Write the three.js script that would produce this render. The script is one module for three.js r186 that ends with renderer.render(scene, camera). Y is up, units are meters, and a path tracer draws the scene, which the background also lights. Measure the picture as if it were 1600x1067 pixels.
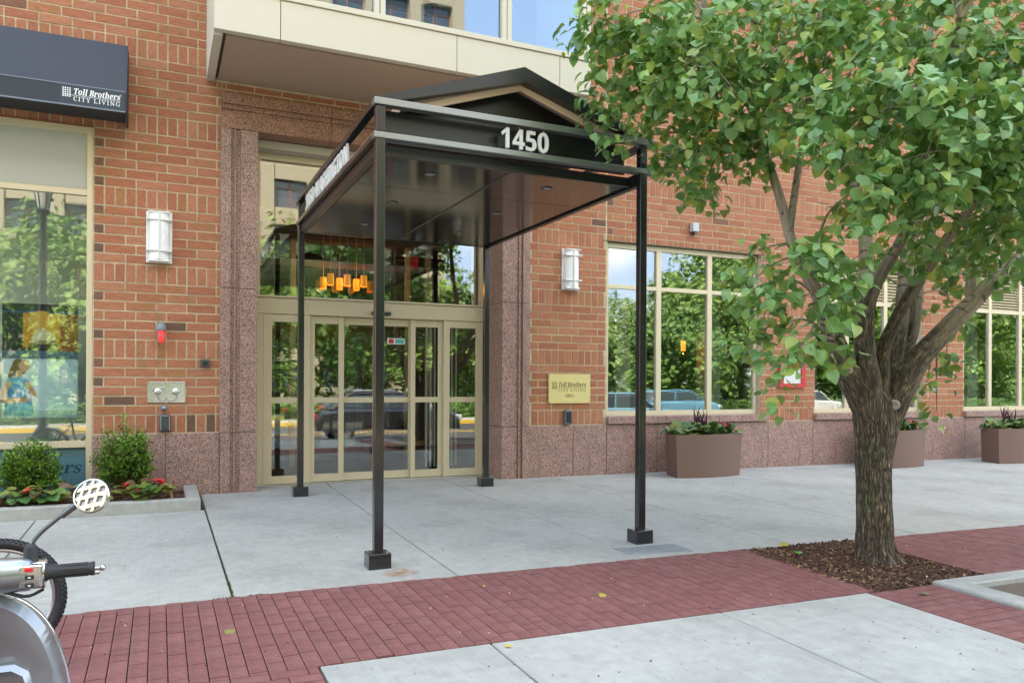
import * as THREE from 'three';
import { mergeGeometries, mergeVertices, toCreasedNormals } from 'three/addons/utils/BufferGeometryUtils.js';
import { RoundedBoxGeometry } from 'three/addons/geometries/RoundedBoxGeometry.js';
import { TextGeometry } from 'three/addons/geometries/TextGeometry.js';
import { FontLoader } from 'three/addons/loaders/FontLoader.js';

// ------------------------------------------------------------------ camera, sky, sun, exposure
const scene = new THREE.Scene();
const camera = new THREE.PerspectiveCamera(47.35, 1.5, 0.05, 900);
camera.rotation.order = 'YXZ';
camera.position.set(0, 1.5, 11.1);
camera.rotation.set(0, THREE.MathUtils.degToRad(-24.39), THREE.MathUtils.degToRad(0.29));
camera.setViewOffset(1600, 1067, 0, -64.3, 1600, 1067);
scene.add(camera);
const renderer = new THREE.WebGLRenderer({ antialias: true });
renderer.setSize(1024, 682);
renderer.toneMapping = THREE.LinearToneMapping;
renderer.toneMappingExposure = 5.3;
renderer.shadowMap.enabled = true;
renderer.shadowMap.type = THREE.PCFSoftShadowMap;

// seeded random and tileable noise
function rng(seed) { let s = seed >>> 0; return () => { s = (s + 0x6d2b79f5) | 0; let t = Math.imul(s ^ (s >>> 15), 1 | s); t = (t + Math.imul(t ^ (t >>> 7), 61 | t)) ^ t; return ((t ^ (t >>> 14)) >>> 0) / 4294967296; }; }
const hash = (x, y, s) => { let h = Math.imul(x, 374761393) ^ Math.imul(y, 668265263) ^ Math.imul(s + 11, 1274126177); h = Math.imul(h ^ (h >>> 13), 1274126177); return ((h ^ (h >>> 16)) >>> 0) / 4294967296; };
const mod = (a, n) => ((a % n) + n) % n, lerp = (a, b, t) => a + (b - a) * t, clamp = (x, a = 0, b = 1) => Math.min(b, Math.max(a, x));
function vnoise(x, y, p, s) {           // value noise, period p cells
  const xi = Math.floor(x), yi = Math.floor(y), fx = x - xi, fy = y - yi, u = fx * fx * (3 - 2 * fx), v = fy * fy * (3 - 2 * fy);
  const a = mod(xi, p), b = mod(xi + 1, p), c = mod(yi, p), d = mod(yi + 1, p);
  return lerp(lerp(hash(a, c, s), hash(b, c, s), u), lerp(hash(a, d, s), hash(b, d, s), u), v);
}
const fbm = (u, v, p, s, o = 4) => { let a = 0, w = 0.5, t = 0; for (let i = 0; i < o; i++) { a += w * vnoise(u * p, v * p, p, s + i); t += w; w *= 0.5; p *= 2; } return a / t; };

// one partly cloudy sky; the sun stands behind the building
const sunDir = new THREE.Vector3(-0.35, 0.86, -0.5).normalize();
{
  const w = 512, h = 256, data = new Float32Array(w * h * 4);
  for (let j = 0; j < h; j++) for (let i = 0; i < w; i++) {
    const el = ((j + 0.5) / h - 0.5) * Math.PI, az = (i / w) * Math.PI * 2, y = Math.sin(el), k = (j * w + i) * 4;
    let c;
    if (y > -0.02) {
      const t = Math.pow(clamp(y), 0.5);
      c = [lerp(0.66, 0.21, t), lerp(0.76, 0.38, t), lerp(0.86, 0.70, t)];
      const s = 1 / (y + 0.22), px = Math.cos(az) * Math.cos(el) * s, pz = Math.sin(az) * Math.cos(el) * s;
      const n = fbm(px * 0.11 + 5.3, pz * 0.11 + 2.1, 16, 3, 5), cl = clamp((n - 0.455) / 0.13) ** 1.2;
      const b = lerp(0.8, 1.1, fbm(px * 0.2 + 1, pz * 0.2, 16, 31, 3));
      c = c.map((q, m) => lerp(q, [1.02, 1.0, 0.96][m] * b, cl * 0.9));
    } else c = [0.2, 0.2, 0.19];
    data[k] = c[0] * 0.85; data[k + 1] = c[1] * 0.85; data[k + 2] = c[2] * 0.85; data[k + 3] = 1;
  }
  const sky = new THREE.DataTexture(data, w, h, THREE.RGBAFormat, THREE.FloatType);
  sky.mapping = THREE.EquirectangularReflectionMapping; sky.magFilter = sky.minFilter = THREE.LinearFilter; sky.wrapS = THREE.RepeatWrapping; sky.needsUpdate = true;
  scene.background = sky; scene.environment = sky;
}
const sun = new THREE.DirectionalLight(0xfff0dc, 4.6);
sun.position.copy(sunDir).multiplyScalar(120).add(new THREE.Vector3(5, 0, 15)); sun.target.position.set(5, 0, 15);
sun.castShadow = true; sun.shadow.mapSize.set(4096, 4096);
Object.assign(sun.shadow.camera, { left: -70, right: 70, top: 70, bottom: -70, near: 1, far: 260 });
scene.add(sun, sun.target);

// ------------------------------------------------------------------ helpers
const used = {};
function numbered(n) { const k = used[n] = (used[n] ?? -1) + 1; return k ? `${n}_${String(k).padStart(3, '0')}` : n; }
function tag(o, label, category, group) { o.userData.label = label; o.userData.category = category; if (group) o.userData.group = group; return o; }
function thing(name, label, category, [x, y, z] = [0, 0, 0], group) { const o = new THREE.Group(); o.name = numbered(name); o.position.set(x, y, z); scene.add(o); return tag(o, label, category, group); }
function copy(root, [x, y, z], label) { const r = root.clone(); r.name = numbered(root.name.replace(/_\d+$/, '')); r.position.set(x, y, z); scene.add(r); if (label) r.userData.label = label; return r; }
function struct(name, geo, mat) { const o = geo ? new THREE.Mesh(geo, mat) : new THREE.Group(); o.name = numbered(name); o.userData.kind = 'structure'; scene.add(o); return shade(o); }
function shade(o) { if (o.isMesh) { o.castShadow = o.receiveShadow = true; } return o; }
function part(name, geo, mat, parent) { const g = Array.isArray(geo) ? merge(geo) : geo; const m = new THREE.Mesh(g, mat); m.name = name; parent.add(m); return shade(m); }
function sub(name, parent) { const o = new THREE.Group(); o.name = name; parent.add(o); return o; }
function merge(list) {
  list = list.map((g) => (g.index ? g.toNonIndexed() : g));
  for (const g of list) for (const k of Object.keys(g.attributes)) if (!['position', 'normal', 'uv'].includes(k)) g.deleteAttribute(k);
  for (const g of list) if (!g.attributes.uv) g.setAttribute('uv', new THREE.Float32BufferAttribute(new Float32Array(g.attributes.position.count * 2), 2));
  return mergeGeometries(list);
}
function uvm(g) {                          // uv in metres by the way each face points
  if (g.index) g = g.toNonIndexed();
  if (!g.attributes.normal) g.computeVertexNormals();
  const p = g.attributes.position, n = g.attributes.normal, uv = new Float32Array(p.count * 2);
  for (let i = 0; i < p.count; i++) {
    const ax = Math.abs(n.getX(i)), ay = Math.abs(n.getY(i)), az = Math.abs(n.getZ(i)), x = p.getX(i), y = p.getY(i), z = p.getZ(i);
    const [u, v] = ay > ax && ay > az ? [x, z] : ax > az ? [z + 0.37, y] : [x, y];
    uv[i * 2] = u; uv[i * 2 + 1] = v;
  }
  g.setAttribute('uv', new THREE.BufferAttribute(uv, 2)); return g;
}
function bx(x0, x1, y0, y1, z0, z1, r = 0) {
  const w = x1 - x0, h = y1 - y0, d = z1 - z0;
  const g = r ? new RoundedBoxGeometry(w, h, d, 1, Math.min(r, w * 0.45, h * 0.45, d * 0.45)) : new THREE.BoxGeometry(w, h, d);
  g.translate((x0 + x1) / 2, (y0 + y1) / 2, (z0 + z1) / 2); return uvm(g);
}
function cyl(r0, r1, h, n = 16, open = false) { return new THREE.CylinderGeometry(r1, r0, h, n, 1, open); }
function rod(a, b, r0, r1 = r0, n = 8) {
  const A = new THREE.Vector3(...a), B = new THREE.Vector3(...b), d = B.clone().sub(A), L = d.length();
  const g = cyl(r0, r1, L, n); g.translate(0, L / 2, 0); g.applyQuaternion(new THREE.Quaternion().setFromUnitVectors(new THREE.Vector3(0, 1, 0), d.normalize())); g.translate(A.x, A.y, A.z); return g;
}
function lathe(pts, n = 24) { return new THREE.LatheGeometry(pts.map((p) => new THREE.Vector2(...p)), n); }
function extrude(pts, depth, bevel = 0, holes = []) {
  const s = new THREE.Shape(pts.map((p) => new THREE.Vector2(...p)));
  for (const h of holes) s.holes.push(new THREE.Path(h.map((p) => new THREE.Vector2(...p))));
  return new THREE.ExtrudeGeometry(s, { depth, bevelEnabled: bevel > 0, bevelThickness: bevel, bevelSize: bevel, bevelOffset: -bevel, bevelSegments: 1, curveSegments: 10 });
}
const rect = (x0, x1, y0, y1) => [[x0, y0], [x1, y0], [x1, y1], [x0, y1]];
function slabGeo(pts, y0, y1, bevel = 0.006) {      // polygon in x,z
  const g = extrude(pts.map(([x, z]) => [x, -z]).reverse(), y1 - y0 - bevel * 2, bevel); g.rotateX(-Math.PI / 2); g.translate(0, y0 + bevel, 0); return uvm(g);
}
// the pavement falls gently to the street
const gy = (x, z) => -0.016 * Math.min(z, 9.9) - (x > 5 ? 0.006 * (Math.min(x, 22) - 5) : 0);
function drape(g) { const p = g.attributes.position; for (let i = 0; i < p.count; i++) p.setY(i, p.getY(i) + gy(p.getX(i), p.getZ(i))); g.computeVertexNormals(); return g; }

function tex(w, h, fn, rx = 1, ry = rx, srgb = true) {
  const d = new Uint8Array(w * h * 4);
  for (let j = 0; j < h; j++) for (let i = 0; i < w; i++) { const c = fn(i / w, j / h, i, j), k = (j * w + i) * 4; d[k] = clamp(c[0], 0, 255); d[k + 1] = clamp(c[1], 0, 255); d[k + 2] = clamp(c[2], 0, 255); d[k + 3] = c[3] ?? 255; }
  const t = new THREE.DataTexture(d, w, h); t.wrapS = t.wrapT = THREE.RepeatWrapping; t.magFilter = THREE.LinearFilter; t.minFilter = THREE.LinearMipmapLinearFilter; t.generateMipmaps = true;
  t.repeat.set(rx, ry); if (srgb) t.colorSpace = THREE.SRGBColorSpace; t.needsUpdate = true; return t;
}
function canvasTex(w, h, draw) { const c = document.createElement('canvas'); c.width = w; c.height = h; draw(c.getContext('2d'), w, h); const t = new THREE.CanvasTexture(c); t.colorSpace = THREE.SRGBColorSpace; return t; }
const lin = (r, g, b) => new THREE.Color().setRGB(r, g, b);
const std = (c, roughness = 0.7, o = {}) => new THREE.MeshStandardMaterial({ color: Array.isArray(c) ? lin(...c) : c, roughness, ...o });
const phys = (c, roughness, o = {}) => new THREE.MeshPhysicalMaterial({ color: Array.isArray(c) ? lin(...c) : c, roughness, ...o });

// ------------------------------------------------------------------ materials
const grain = tex(256, 128, (u, v, i, j) => { const n = 205 + 60 * (fbm(u, v, 8, 4, 4) - 0.5) + 34 * (hash(i, j, 9) - 0.5) - (hash(i >> 1, j >> 1, 77) > 0.985 ? 70 : 0); return [n, n, n]; });
const flash = tex(256, 128, (u, v, i, j) => {
  const n = 205 + 60 * (fbm(u, v, 8, 14, 4) - 0.5) + 34 * (hash(i, j, 19) - 0.5);
  const e = 0.03 * (vnoise(v * 8, u * 2, 8, 5) - 0.5), q = (a, b) => clamp((u + e - a) / 0.03) * clamp((b - u - e) / 0.03), b = Math.max(q(0.14, 0.36), 0.8 * q(0.62, 0.82));
  return [n * lerp(1, 0.92, b), n * lerp(1, 1.02, b), n * lerp(1, 0.92, b)];
});
const BRICK = [[0.62, 0.243, 0.123], [0.64, 0.257, 0.134], [0.59, 0.222, 0.112], [0.66, 0.284, 0.153], [0.615, 0.252, 0.136], [0.555, 0.206, 0.108]];
const TAN = [[0.62, 0.26, 0.12], [0.58, 0.23, 0.10]], DARK = [[0.24, 0.13, 0.085], [0.32, 0.15, 0.09]];
const brickMats = [...BRICK.map((c) => std(c, 0.86, { map: grain, bumpMap: grain, bumpScale: 0.0015 })), ...TAN.map((c) => std(c, 0.86, { map: flash, bumpMap: grain, bumpScale: 0.0015 })), ...BRICK.slice(0, 2).map((c) => std(c, 0.86, { map: flash })), ...DARK.map((c) => std(c, 0.86, { map: grain }))];
const graniteTex = (() => {
  const pal = [[176, 138, 126], [158, 118, 106], [190, 156, 142], [126, 112, 108], [92, 80, 80], [168, 128, 112], [140, 104, 94], [88, 74, 72], [188, 152, 140]];
  const N = 512, C = 118, pts = [];
  for (let j = 0; j < C; j++) for (let i = 0; i < C; i++) pts.push([(i + hash(i, j, 1)) / C, (j + hash(i, j, 2)) / C, pal[Math.floor(hash(i, j, 3) * pal.length)], 0.6 + 0.8 * hash(i, j, 4)]);
  return tex(N, N, (u, v, x, y) => {
    const ci = Math.floor(u * C), cj = Math.floor(v * C); let best = 9, col;
    for (let b = -1; b < 2; b++) for (let a = -1; a < 2; a++) { const I = mod(ci + a, C), J = mod(cj + b, C), p = pts[J * C + I]; let dx = Math.abs(p[0] - u), dy = Math.abs(p[1] - v); if (dx > 0.5) dx = 1 - dx; if (dy > 0.5) dy = 1 - dy; const d = Math.hypot(dx, dy) * p[3]; if (d < best) { best = d; col = p[2]; } }
    const k = 0.92 + 0.16 * fbm(u, v, 6, 8, 3); return col.map((c) => c * k);
  }, 1.1, 1.1);
})();
const wave = tex(256, 256, (u, v) => { const n = 255 * fbm(u, v, 4, 66, 2); return [n, n, n]; }, 0.5, 0.5, false);
const M = {
  mortar: std([0.84, 0.70, 0.48], 0.95, { map: grain }),
  granite: std(0xffffff, 0.42, { map: graniteTex }),
  graniteWarm: std([1, 0.86, 0.72], 0.45, { map: graniteTex }),
  bronze: phys([0.64, 0.55, 0.38], 0.42, { metalness: 0.15, clearcoat: 0.2 }),
  bronzeDark: std([0.12, 0.10, 0.07], 0.5),
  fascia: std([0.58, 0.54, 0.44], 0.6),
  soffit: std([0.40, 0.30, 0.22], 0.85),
  black: phys([0.012, 0.012, 0.014], 0.22, { clearcoat: 0.6, clearcoatRoughness: 0.12 }),
  blackPlate: phys([0.012, 0.012, 0.013], 0.34, { clearcoat: 0.3, clearcoatRoughness: 0.3 }),
  gloss: phys([0.014, 0.012, 0.011], 0.115, { ior: 2.33 }),
  steel: std([0.50, 0.51, 0.50], 0.36, { metalness: 0.8 }),
  darkChrome: std([0.16, 0.165, 0.18], 0.22, { metalness: 0.9 }),
  rail: std([0.30, 0.31, 0.31], 0.32, { metalness: 0.75 }),
  chrome: std([0.62, 0.63, 0.65], 0.1, { metalness: 1 }),
  silver: phys([0.30, 0.325, 0.35], 0.3, { metalness: 0.75, clearcoat: 1, clearcoatRoughness: 0.05 }),
  navy: std([0.024, 0.029, 0.043], 0.6),
  rubber: std([0.025, 0.026, 0.03], 0.6),
  white: std([0.82, 0.83, 0.84], 0.35),
  opal: phys([0.9, 0.91, 0.92], 0.25, { clearcoat: 0.4 }),
  grey: std([0.22, 0.24, 0.26], 0.5), darkGrey: std([0.06, 0.065, 0.075], 0.4),
  pane: phys([0.93, 0.97, 0.95], 0, { transmission: 1, thickness: 0, ior: 2.33, bumpMap: wave, bumpScale: 0.0009 }),
  paneBlue: phys([0.80, 0.90, 0.97], 0, { transmission: 1, thickness: 0, ior: 2.33, bumpMap: wave, bumpScale: 0.0009 }),
  spandrel: phys([0.42, 0.43, 0.38], 0.2, {}),
  teal: std([0.085, 0.16, 0.18], 0.35),
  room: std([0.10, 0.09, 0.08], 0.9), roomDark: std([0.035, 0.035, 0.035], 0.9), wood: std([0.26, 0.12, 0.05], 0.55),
  planter: std([0.17, 0.098, 0.074], 0.5),
  red: std([0.55, 0.03, 0.035], 0.45), paper: std([0.75, 0.78, 0.76], 0.6),
  stem: std([0.12, 0.075, 0.045], 0.9), wax: std([0.7, 0.5, 0.2], 0.5),
  asphalt: std([0.05, 0.05, 0.052], 0.9), lawn: std([0.075, 0.15, 0.03], 1), yellow: std([0.62, 0.42, 0.04], 0.7),
  beige: std([0.38, 0.335, 0.24], 0.85), darkWin: phys([0.05, 0.07, 0.09], 0.08, { ior: 1.8 }),
};
const concreteTex = (seed, dots) => tex(1024, 1024, (u, v, i, j) => {
  const a = fbm(u, v, 3, seed, 5), b = fbm(u, v, 40, seed + 9, 3), s = hash(i, j, seed);
  let n = 196 + 34 * (a - 0.5) + 22 * (b - 0.5) - 7 * clamp((fbm(u, v, 7, seed + 30, 4) - 0.56) * 7) + 13 * (s - 0.5) + 7 * (vnoise(u * 256, v * 12, 256, seed + 3) - 0.5);
  if (dots && hash(i >> 2, j >> 1, seed + 5) > 0.9985) n -= 70;
  return [n * 0.995, n, n * 0.985];
}, 0.38);
M.concrete = std([0.66, 0.645, 0.605], 0.88, { map: concreteTex(21, false) });
M.concreteFront = std([0.665, 0.655, 0.62], 0.9, { map: concreteTex(41, true) });
M.joint = std([0.07, 0.066, 0.055], 1);
const paveTex = tex(128, 128, (u, v, i, j) => { const n = 200 + 60 * (fbm(u, v, 6, 2, 4) - 0.5) + 40 * (hash(i, j, 3) - 0.5); return [n, n, n]; });
const PAVE = [[0.355, 0.14, 0.127], [0.335, 0.13, 0.119], [0.375, 0.152, 0.137], [0.315, 0.126, 0.118], [0.35, 0.147, 0.136], [0.34, 0.13, 0.115]];
const paveMats = PAVE.map((c) => std(c, 0.85, { map: paveTex }));
const ridge = (u, v) => { const w = u + 0.022 * (fbm(u, v, 10, 6, 3) - 0.5) * 2; return Math.pow(Math.abs(vnoise(w * 42, v * 11, 42, 7) - 0.5) * 2, 0.6) * (0.75 + 0.5 * (vnoise(w * 96, v * 30, 96, 17) - 0.5) * 2); };
const barkTex = tex(768, 768, (u, v, i, j) => {
  const r = clamp(ridge(u, v), 0, 1.2), f = fbm(u, v, 24, 8, 3), l = fbm(u, v, 40, 60, 2) > 0.64 ? 32 : 0, m = clamp((fbm(u, v, 3, 90, 3) - 0.5) * 5);
  const n = 44 + 100 * r * (0.7 + 0.6 * f) + l * r; return [n * lerp(1.03, 0.95, m), n * lerp(0.92, 0.96, m), n * lerp(0.76, 0.62, m)];
}, 1, 1);
const barkBump = tex(768, 768, (u, v) => { const n = 255 * clamp(ridge(u, v)); return [n, n, n]; }, 1, 1, false);
M.bark = std([0.96, 0.93, 0.88], 0.95, { map: barkTex, bumpMap: barkBump, bumpScale: 0.03 });
const limbTex = tex(512, 512, (u, v, i, j) => {
  const f = fbm(u, v, 10, 48, 4), g = fbm(u * 1, v * 1, 40, 70, 3), st = vnoise(u * 40, v * 4, 40, 51), b = vnoise(u * 4, v * 22, 22, 9), band = b > 0.80 ? lerp(1, 0.68, clamp((b - 0.80) / 0.08)) : 1, bk = clamp((fbm(u, v, 4, 33, 3) - 0.52) * 6), rr = lerp(1, 0.55 + 0.5 * ridge(u, v), bk);
  const n = (158 + 74 * (f - 0.5) + 34 * (g - 0.5) + 22 * (st - 0.5)) * band * rr; return [n * 1.04, n * 0.95, n * 0.83];
});
const stemTex = tex(512, 1024, (u, v, i, j) => {
  const V = v * 3.2, b = clamp((v - 0.30 + 0.34 * (fbm(u, v, 5, 44, 4) - 0.5)) / 0.16), f = fbm(u, V / 4, 24, 8, 3), rr = clamp(ridge(u, V / 4 * 4), 0, 1.2);
  const bark = 46 + 92 * rr * (0.7 + 0.6 * f), bd = vnoise(u * 4, V * 20, 64, 9), band = bd > 0.80 ? lerp(1, 0.7, clamp((bd - 0.80) / 0.08)) : 1;
  const sm = (154 + 70 * (fbm(u, v * 2, 10, 48, 4) - 0.5) + 34 * (fbm(u, v * 2, 40, 70, 3) - 0.5) + 22 * (vnoise(u * 40, V * 4, 40, 51) - 0.5)) * band, n = lerp(bark, sm, b);
  return [n * lerp(1.02, 1.04, b), n * lerp(0.92, 0.95, b), n * lerp(0.74, 0.83, b)];
});
M.stem3 = std([0.88, 0.86, 0.82], 0.9, { map: stemTex, bumpMap: stemTex, bumpScale: 0.014 });
M.limb = std([0.74, 0.72, 0.68], 0.88, { map: limbTex, bumpMap: limbTex, bumpScale: 0.006 });
const font = await new FontLoader().loadAsync('fonts/droid/droid_sans_bold.typeface.json');

// ------------------------------------------------------------------ the building
const B = thing('brick_building', 'red brick apartment building with granite entrance, bay and tan framed windows', 'building');
const P = 0.967, C = P / 8, Y0 = 0.82;                        // eight courses to a band: one soldier course (two high) and six of stretchers
const OPEN = [[-6.5, -0.77, -0.4, 4.688], [0.74, 5.32, -0.4, 5.36], [6.76, 10.03, 0.82, 3.86], [11.36, 14.3, 0.82, 3.86], [15.6, 18.6, 0.82, 3.86], [19.9, 22.9, 0.82, 3.86]];
const UP = []; for (let f = 0; f < 2; f++) for (let k = 0; k < 9; k++) { const x = -12 + k * 4.6; if (x > -2.9 && x < 6) continue; UP.push([x + 0.4, x + 3, 8.2 + f * 4, 10.4 + f * 4]); }
{
  const holes = [...OPEN.map(([a, b, c, d]) => rect(a, b, Math.max(c, -0.35), d)), ...UP.map((r) => rect(...r))];
  const g = extrude(rect(-14, 34, -0.5, 17), 0.3, 0, holes); g.translate(0, 0, -0.306); part('mortar_wall', uvm(g), M.mortar, B);
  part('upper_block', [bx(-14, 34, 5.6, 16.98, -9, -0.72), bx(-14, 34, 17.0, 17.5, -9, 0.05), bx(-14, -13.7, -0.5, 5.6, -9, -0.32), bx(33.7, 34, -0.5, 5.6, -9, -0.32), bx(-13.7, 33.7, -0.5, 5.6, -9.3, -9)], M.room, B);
  for (const [a, b, c, d] of UP) { const w = sub('window', B); part('pane', bx(a, b, c, d, -0.2, -0.19), M.darkWin, w); part('frame', [bx(a, b, c, c + 0.08, -0.18, -0.1), bx(a, b, d - 0.08, d, -0.18, -0.1), bx(a, a + 0.08, c + 0.08, d - 0.08, -0.18, -0.1), bx(b - 0.08, b, c + 0.08, d - 0.08, -0.18, -0.1), bx((a + b) / 2 - 0.04, (a + b) / 2 + 0.04, c + 0.08, d - 0.08, -0.18, -0.1)], M.bronze, w); }
}
// bricks, laid course by course
const bricks = [];
{
  const R = rng(5), jt = 0.019;
  const skip = (x0, x1, y0, y1) => OPEN.some(([a, b, c, d]) => x1 > a + 0.004 && x0 < b - 0.004 && y1 > c + 0.004 && y0 < d - 0.004) || (x0 > 0.5 && x1 < 5.55 && y0 > 5.49);
  function put(x0, x1, y0, y1, edge) {
    if (x1 - x0 < 0.03) return;
    // cut at openings
    for (const [a, b, c, d] of [...OPEN, [0.55, 5.5, 5.495, 30]]) {
      if (y1 <= c + 0.004 || y0 >= d - 0.004 || x1 <= a || x0 >= b) continue;
      if (y0 < d && y1 > d && y1 - d > 0.03) { put(x0, Math.min(x1, a), y0, y1); put(Math.max(x0, b), x1, y0, y1); put(Math.max(x0, a), Math.min(x1, b), d + 0.005, y1); return; }
      if (y0 < c && y1 > c && c - y0 > 0.03) { put(x0, Math.min(x1, a), y0, y1); put(Math.max(x0, b), x1, y0, y1); put(Math.max(x0, a), Math.min(x1, b), y0, c - 0.005); return; }
      put(x0, a - 0.004, y0, y1, edge); put(b + 0.004, x1, y0, y1, edge); return;
    }
    const t = R(); let m = t < 0.86 ? Math.floor(R() * 6) : t < 0.92 ? 6 + Math.floor(R() * 2) : t < 0.985 ? 8 + Math.floor(R() * 2) : 10 + Math.floor(R() * 2);
    if (edge) m = R() < 0.75 ? 10 + Math.floor(R() * 2) : 6;
    bricks.push({ x0, x1, y0, y1, m, z: (R() - 0.5) * 0.005 });
  }
  function seg(xa, xb, anchor, ymax, edgeL) {
    for (let y = Y0 - P * 0, row = 0; y < ymax;) {
      const k = row % 7, soldier = k === 0, h = soldier ? C * 2 : C, L = soldier ? C : C * 3;
      const off = soldier ? 0 : (row % 2 ? 0 : C);
      let x = anchor + off; while (x > xa) x -= L;
      for (; x < xb; x += L) {
        const a = Math.max(x, xa), b = Math.min(x + L, xb);
        if (b - a > 0.02) put(a + jt / 2, b - jt / 2, y + jt / 2, y + h - jt / 2, edgeL && !soldier && x < xa && b - a < L * 0.5);
      }
      y += h; row++;
    }
  }
  seg(-0.765, 0.74, -0.765, 4.66, true);
  { const before = bricks.length; seg(-6, 0.74, -0.765, 9, false); const kept = bricks.splice(before).filter((b) => b.y0 > 4.6); bricks.push(...kept); }
  seg(0.74, 5.32, 0.8, 9, false); bricks.splice(0, bricks.length, ...bricks.filter((b) => !(b.x0 > 0.73 && b.x1 < 5.33 && b.y0 > 5.49)));
  seg(5.325, 6.735, 5.37, 3.95, false);
  { const before = bricks.length; seg(5.325, 6.735, 5.37, 9, false); bricks.push(...bricks.splice(before).filter((b) => b.y0 > 3.94)); }
  seg(6.75, 24, 6.75, 10.4, true);
  // the 300 that show largest become parts, the others one field
  const cam = camera.position, d2 = (b) => { const x = (b.x0 + b.x1) / 2, y = (b.y0 + b.y1) / 2, s = x / 11.1; return s < -0.17 || y > 6.2 || (x < -0.8 && y < 5.2) ? 1e9 : (x - cam.x) ** 2 + (y - cam.y) ** 2 + 123; };
  bricks.sort((a, b) => d2(a) - d2(b));
  const unit = [0, 1, 2, 3].map((k) => { const g = new THREE.BoxGeometry(1, 1, 1), uv = g.attributes.uv; for (let i = 0; i < uv.count; i++) uv.setXY(i, (k % 2 ? 1 - uv.getX(i) : uv.getX(i)), uv.getY(i) + k * 0.25); return g; });
  const dep = 0.04, wallPart = sub('brick_wall', B);
  const place = (o, b) => { o.position.set((b.x0 + b.x1) / 2, (b.y0 + b.y1) / 2, -dep / 2 + b.z); o.scale.set(b.x1 - b.x0, b.y1 - b.y0, dep); };
  bricks.slice(0, 300).forEach((b, i) => { const m = new THREE.Mesh(unit[i % 4], brickMats[b.m]); m.name = 'brick'; place(m, b); wallPart.add(shade(m)); });
  const rest = bricks.slice(300), o = new THREE.Object3D();
  brickMats.forEach((mat, mi) => {
    const l = rest.filter((b) => b.m === mi); if (!l.length) return;
    const im = new THREE.InstancedMesh(unit[mi % 4], mat, l.length); im.name = 'brick_field'; im.userData.kind = 'stuff';
    l.forEach((b, i) => { place(o, b); o.updateMatrix(); im.setMatrixAt(i, o.matrix); }); wallPart.add(shade(im));
  });
  console.log('bricks', bricks.length);
}
// granite plinth, panel by panel
{
  const pl = sub('granite_base', B), g = 0.004;
  const row = (xs, z, y1) => { for (let i = 0; i < xs.length - 1; i++) part('granite_panel', bx(xs[i] + g, xs[i + 1] - g, -0.4, y1, -0.05, z, 0.006), M.granite, pl); };
  row([-0.765, 0.075, 0.735], 0.02, 0.812); row([5.325, 6.12, 6.75, 7.75, 9.0, 10.2, 11.3, 12.8, 14.35, 15.6, 17.1, 18.6, 19.9, 21.4, 24], 0.02, 0.812);
  for (const [a, b] of [[6.75, 10.17], [11.33, 14.4], [15.57, 18.7], [19.87, 23]]) { const n = 3; for (let k = 0; k < n; k++) part('window_sill', bx(lerp(a, b, k / n) + 0.002, lerp(a, b, (k + 1) / n) - 0.002, 0.822, 0.945, -0.2, 0.075, 0.008), M.granite, pl); }
}
// stepped granite surround
{
  const s = sub('entrance_surround', B), g = 0.003, ys = [-0.4, 0.81, 2.75, 4.89];
  const prof = [[0.74, 0.865, 0.05], [0.865, 0.905, 0.015], [0.905, 0.93, 0.035], [0.93, 0.985, 0.01], [0.985, 1.21, 0.03]];
  const X = 6.06;
  for (let k = 0; k < 3; k++) for (const flip of [0, 1]) part('granite_block', prof.map(([a, b, z]) => { const [p, q] = flip ? [X - b, X - a] : [a, b]; return bx(p + (a === 0.74 ? 0 : 0), q, ys[k] + g, ys[k + 1] - g, -0.64, z, 0.004); }), M.granite, s);
  const xs = [0.74, 2.2, 3.86, 5.32];
  const lp = [[4.89, 5.1, 0.03], [5.1, 5.15, 0.01], [5.15, 5.18, 0.035], [5.18, 5.22, 0.015], [5.22, 5.36, 0.05]];
  for (let k = 0; k < 3; k++) part('lintel_block', lp.map(([a, b, z]) => bx(xs[k] + g, xs[k + 1] - g, a + (a === 4.89 ? g : 0), b, a === 4.89 ? -0.3 : -0.3, z - 0.0015, 0.004)), M.graniteWarm, s);
  part('reveal_soffit', bx(1.21, 4.85, 4.78, 4.885, -0.64, -0.303), M.fascia, s);
}
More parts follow.
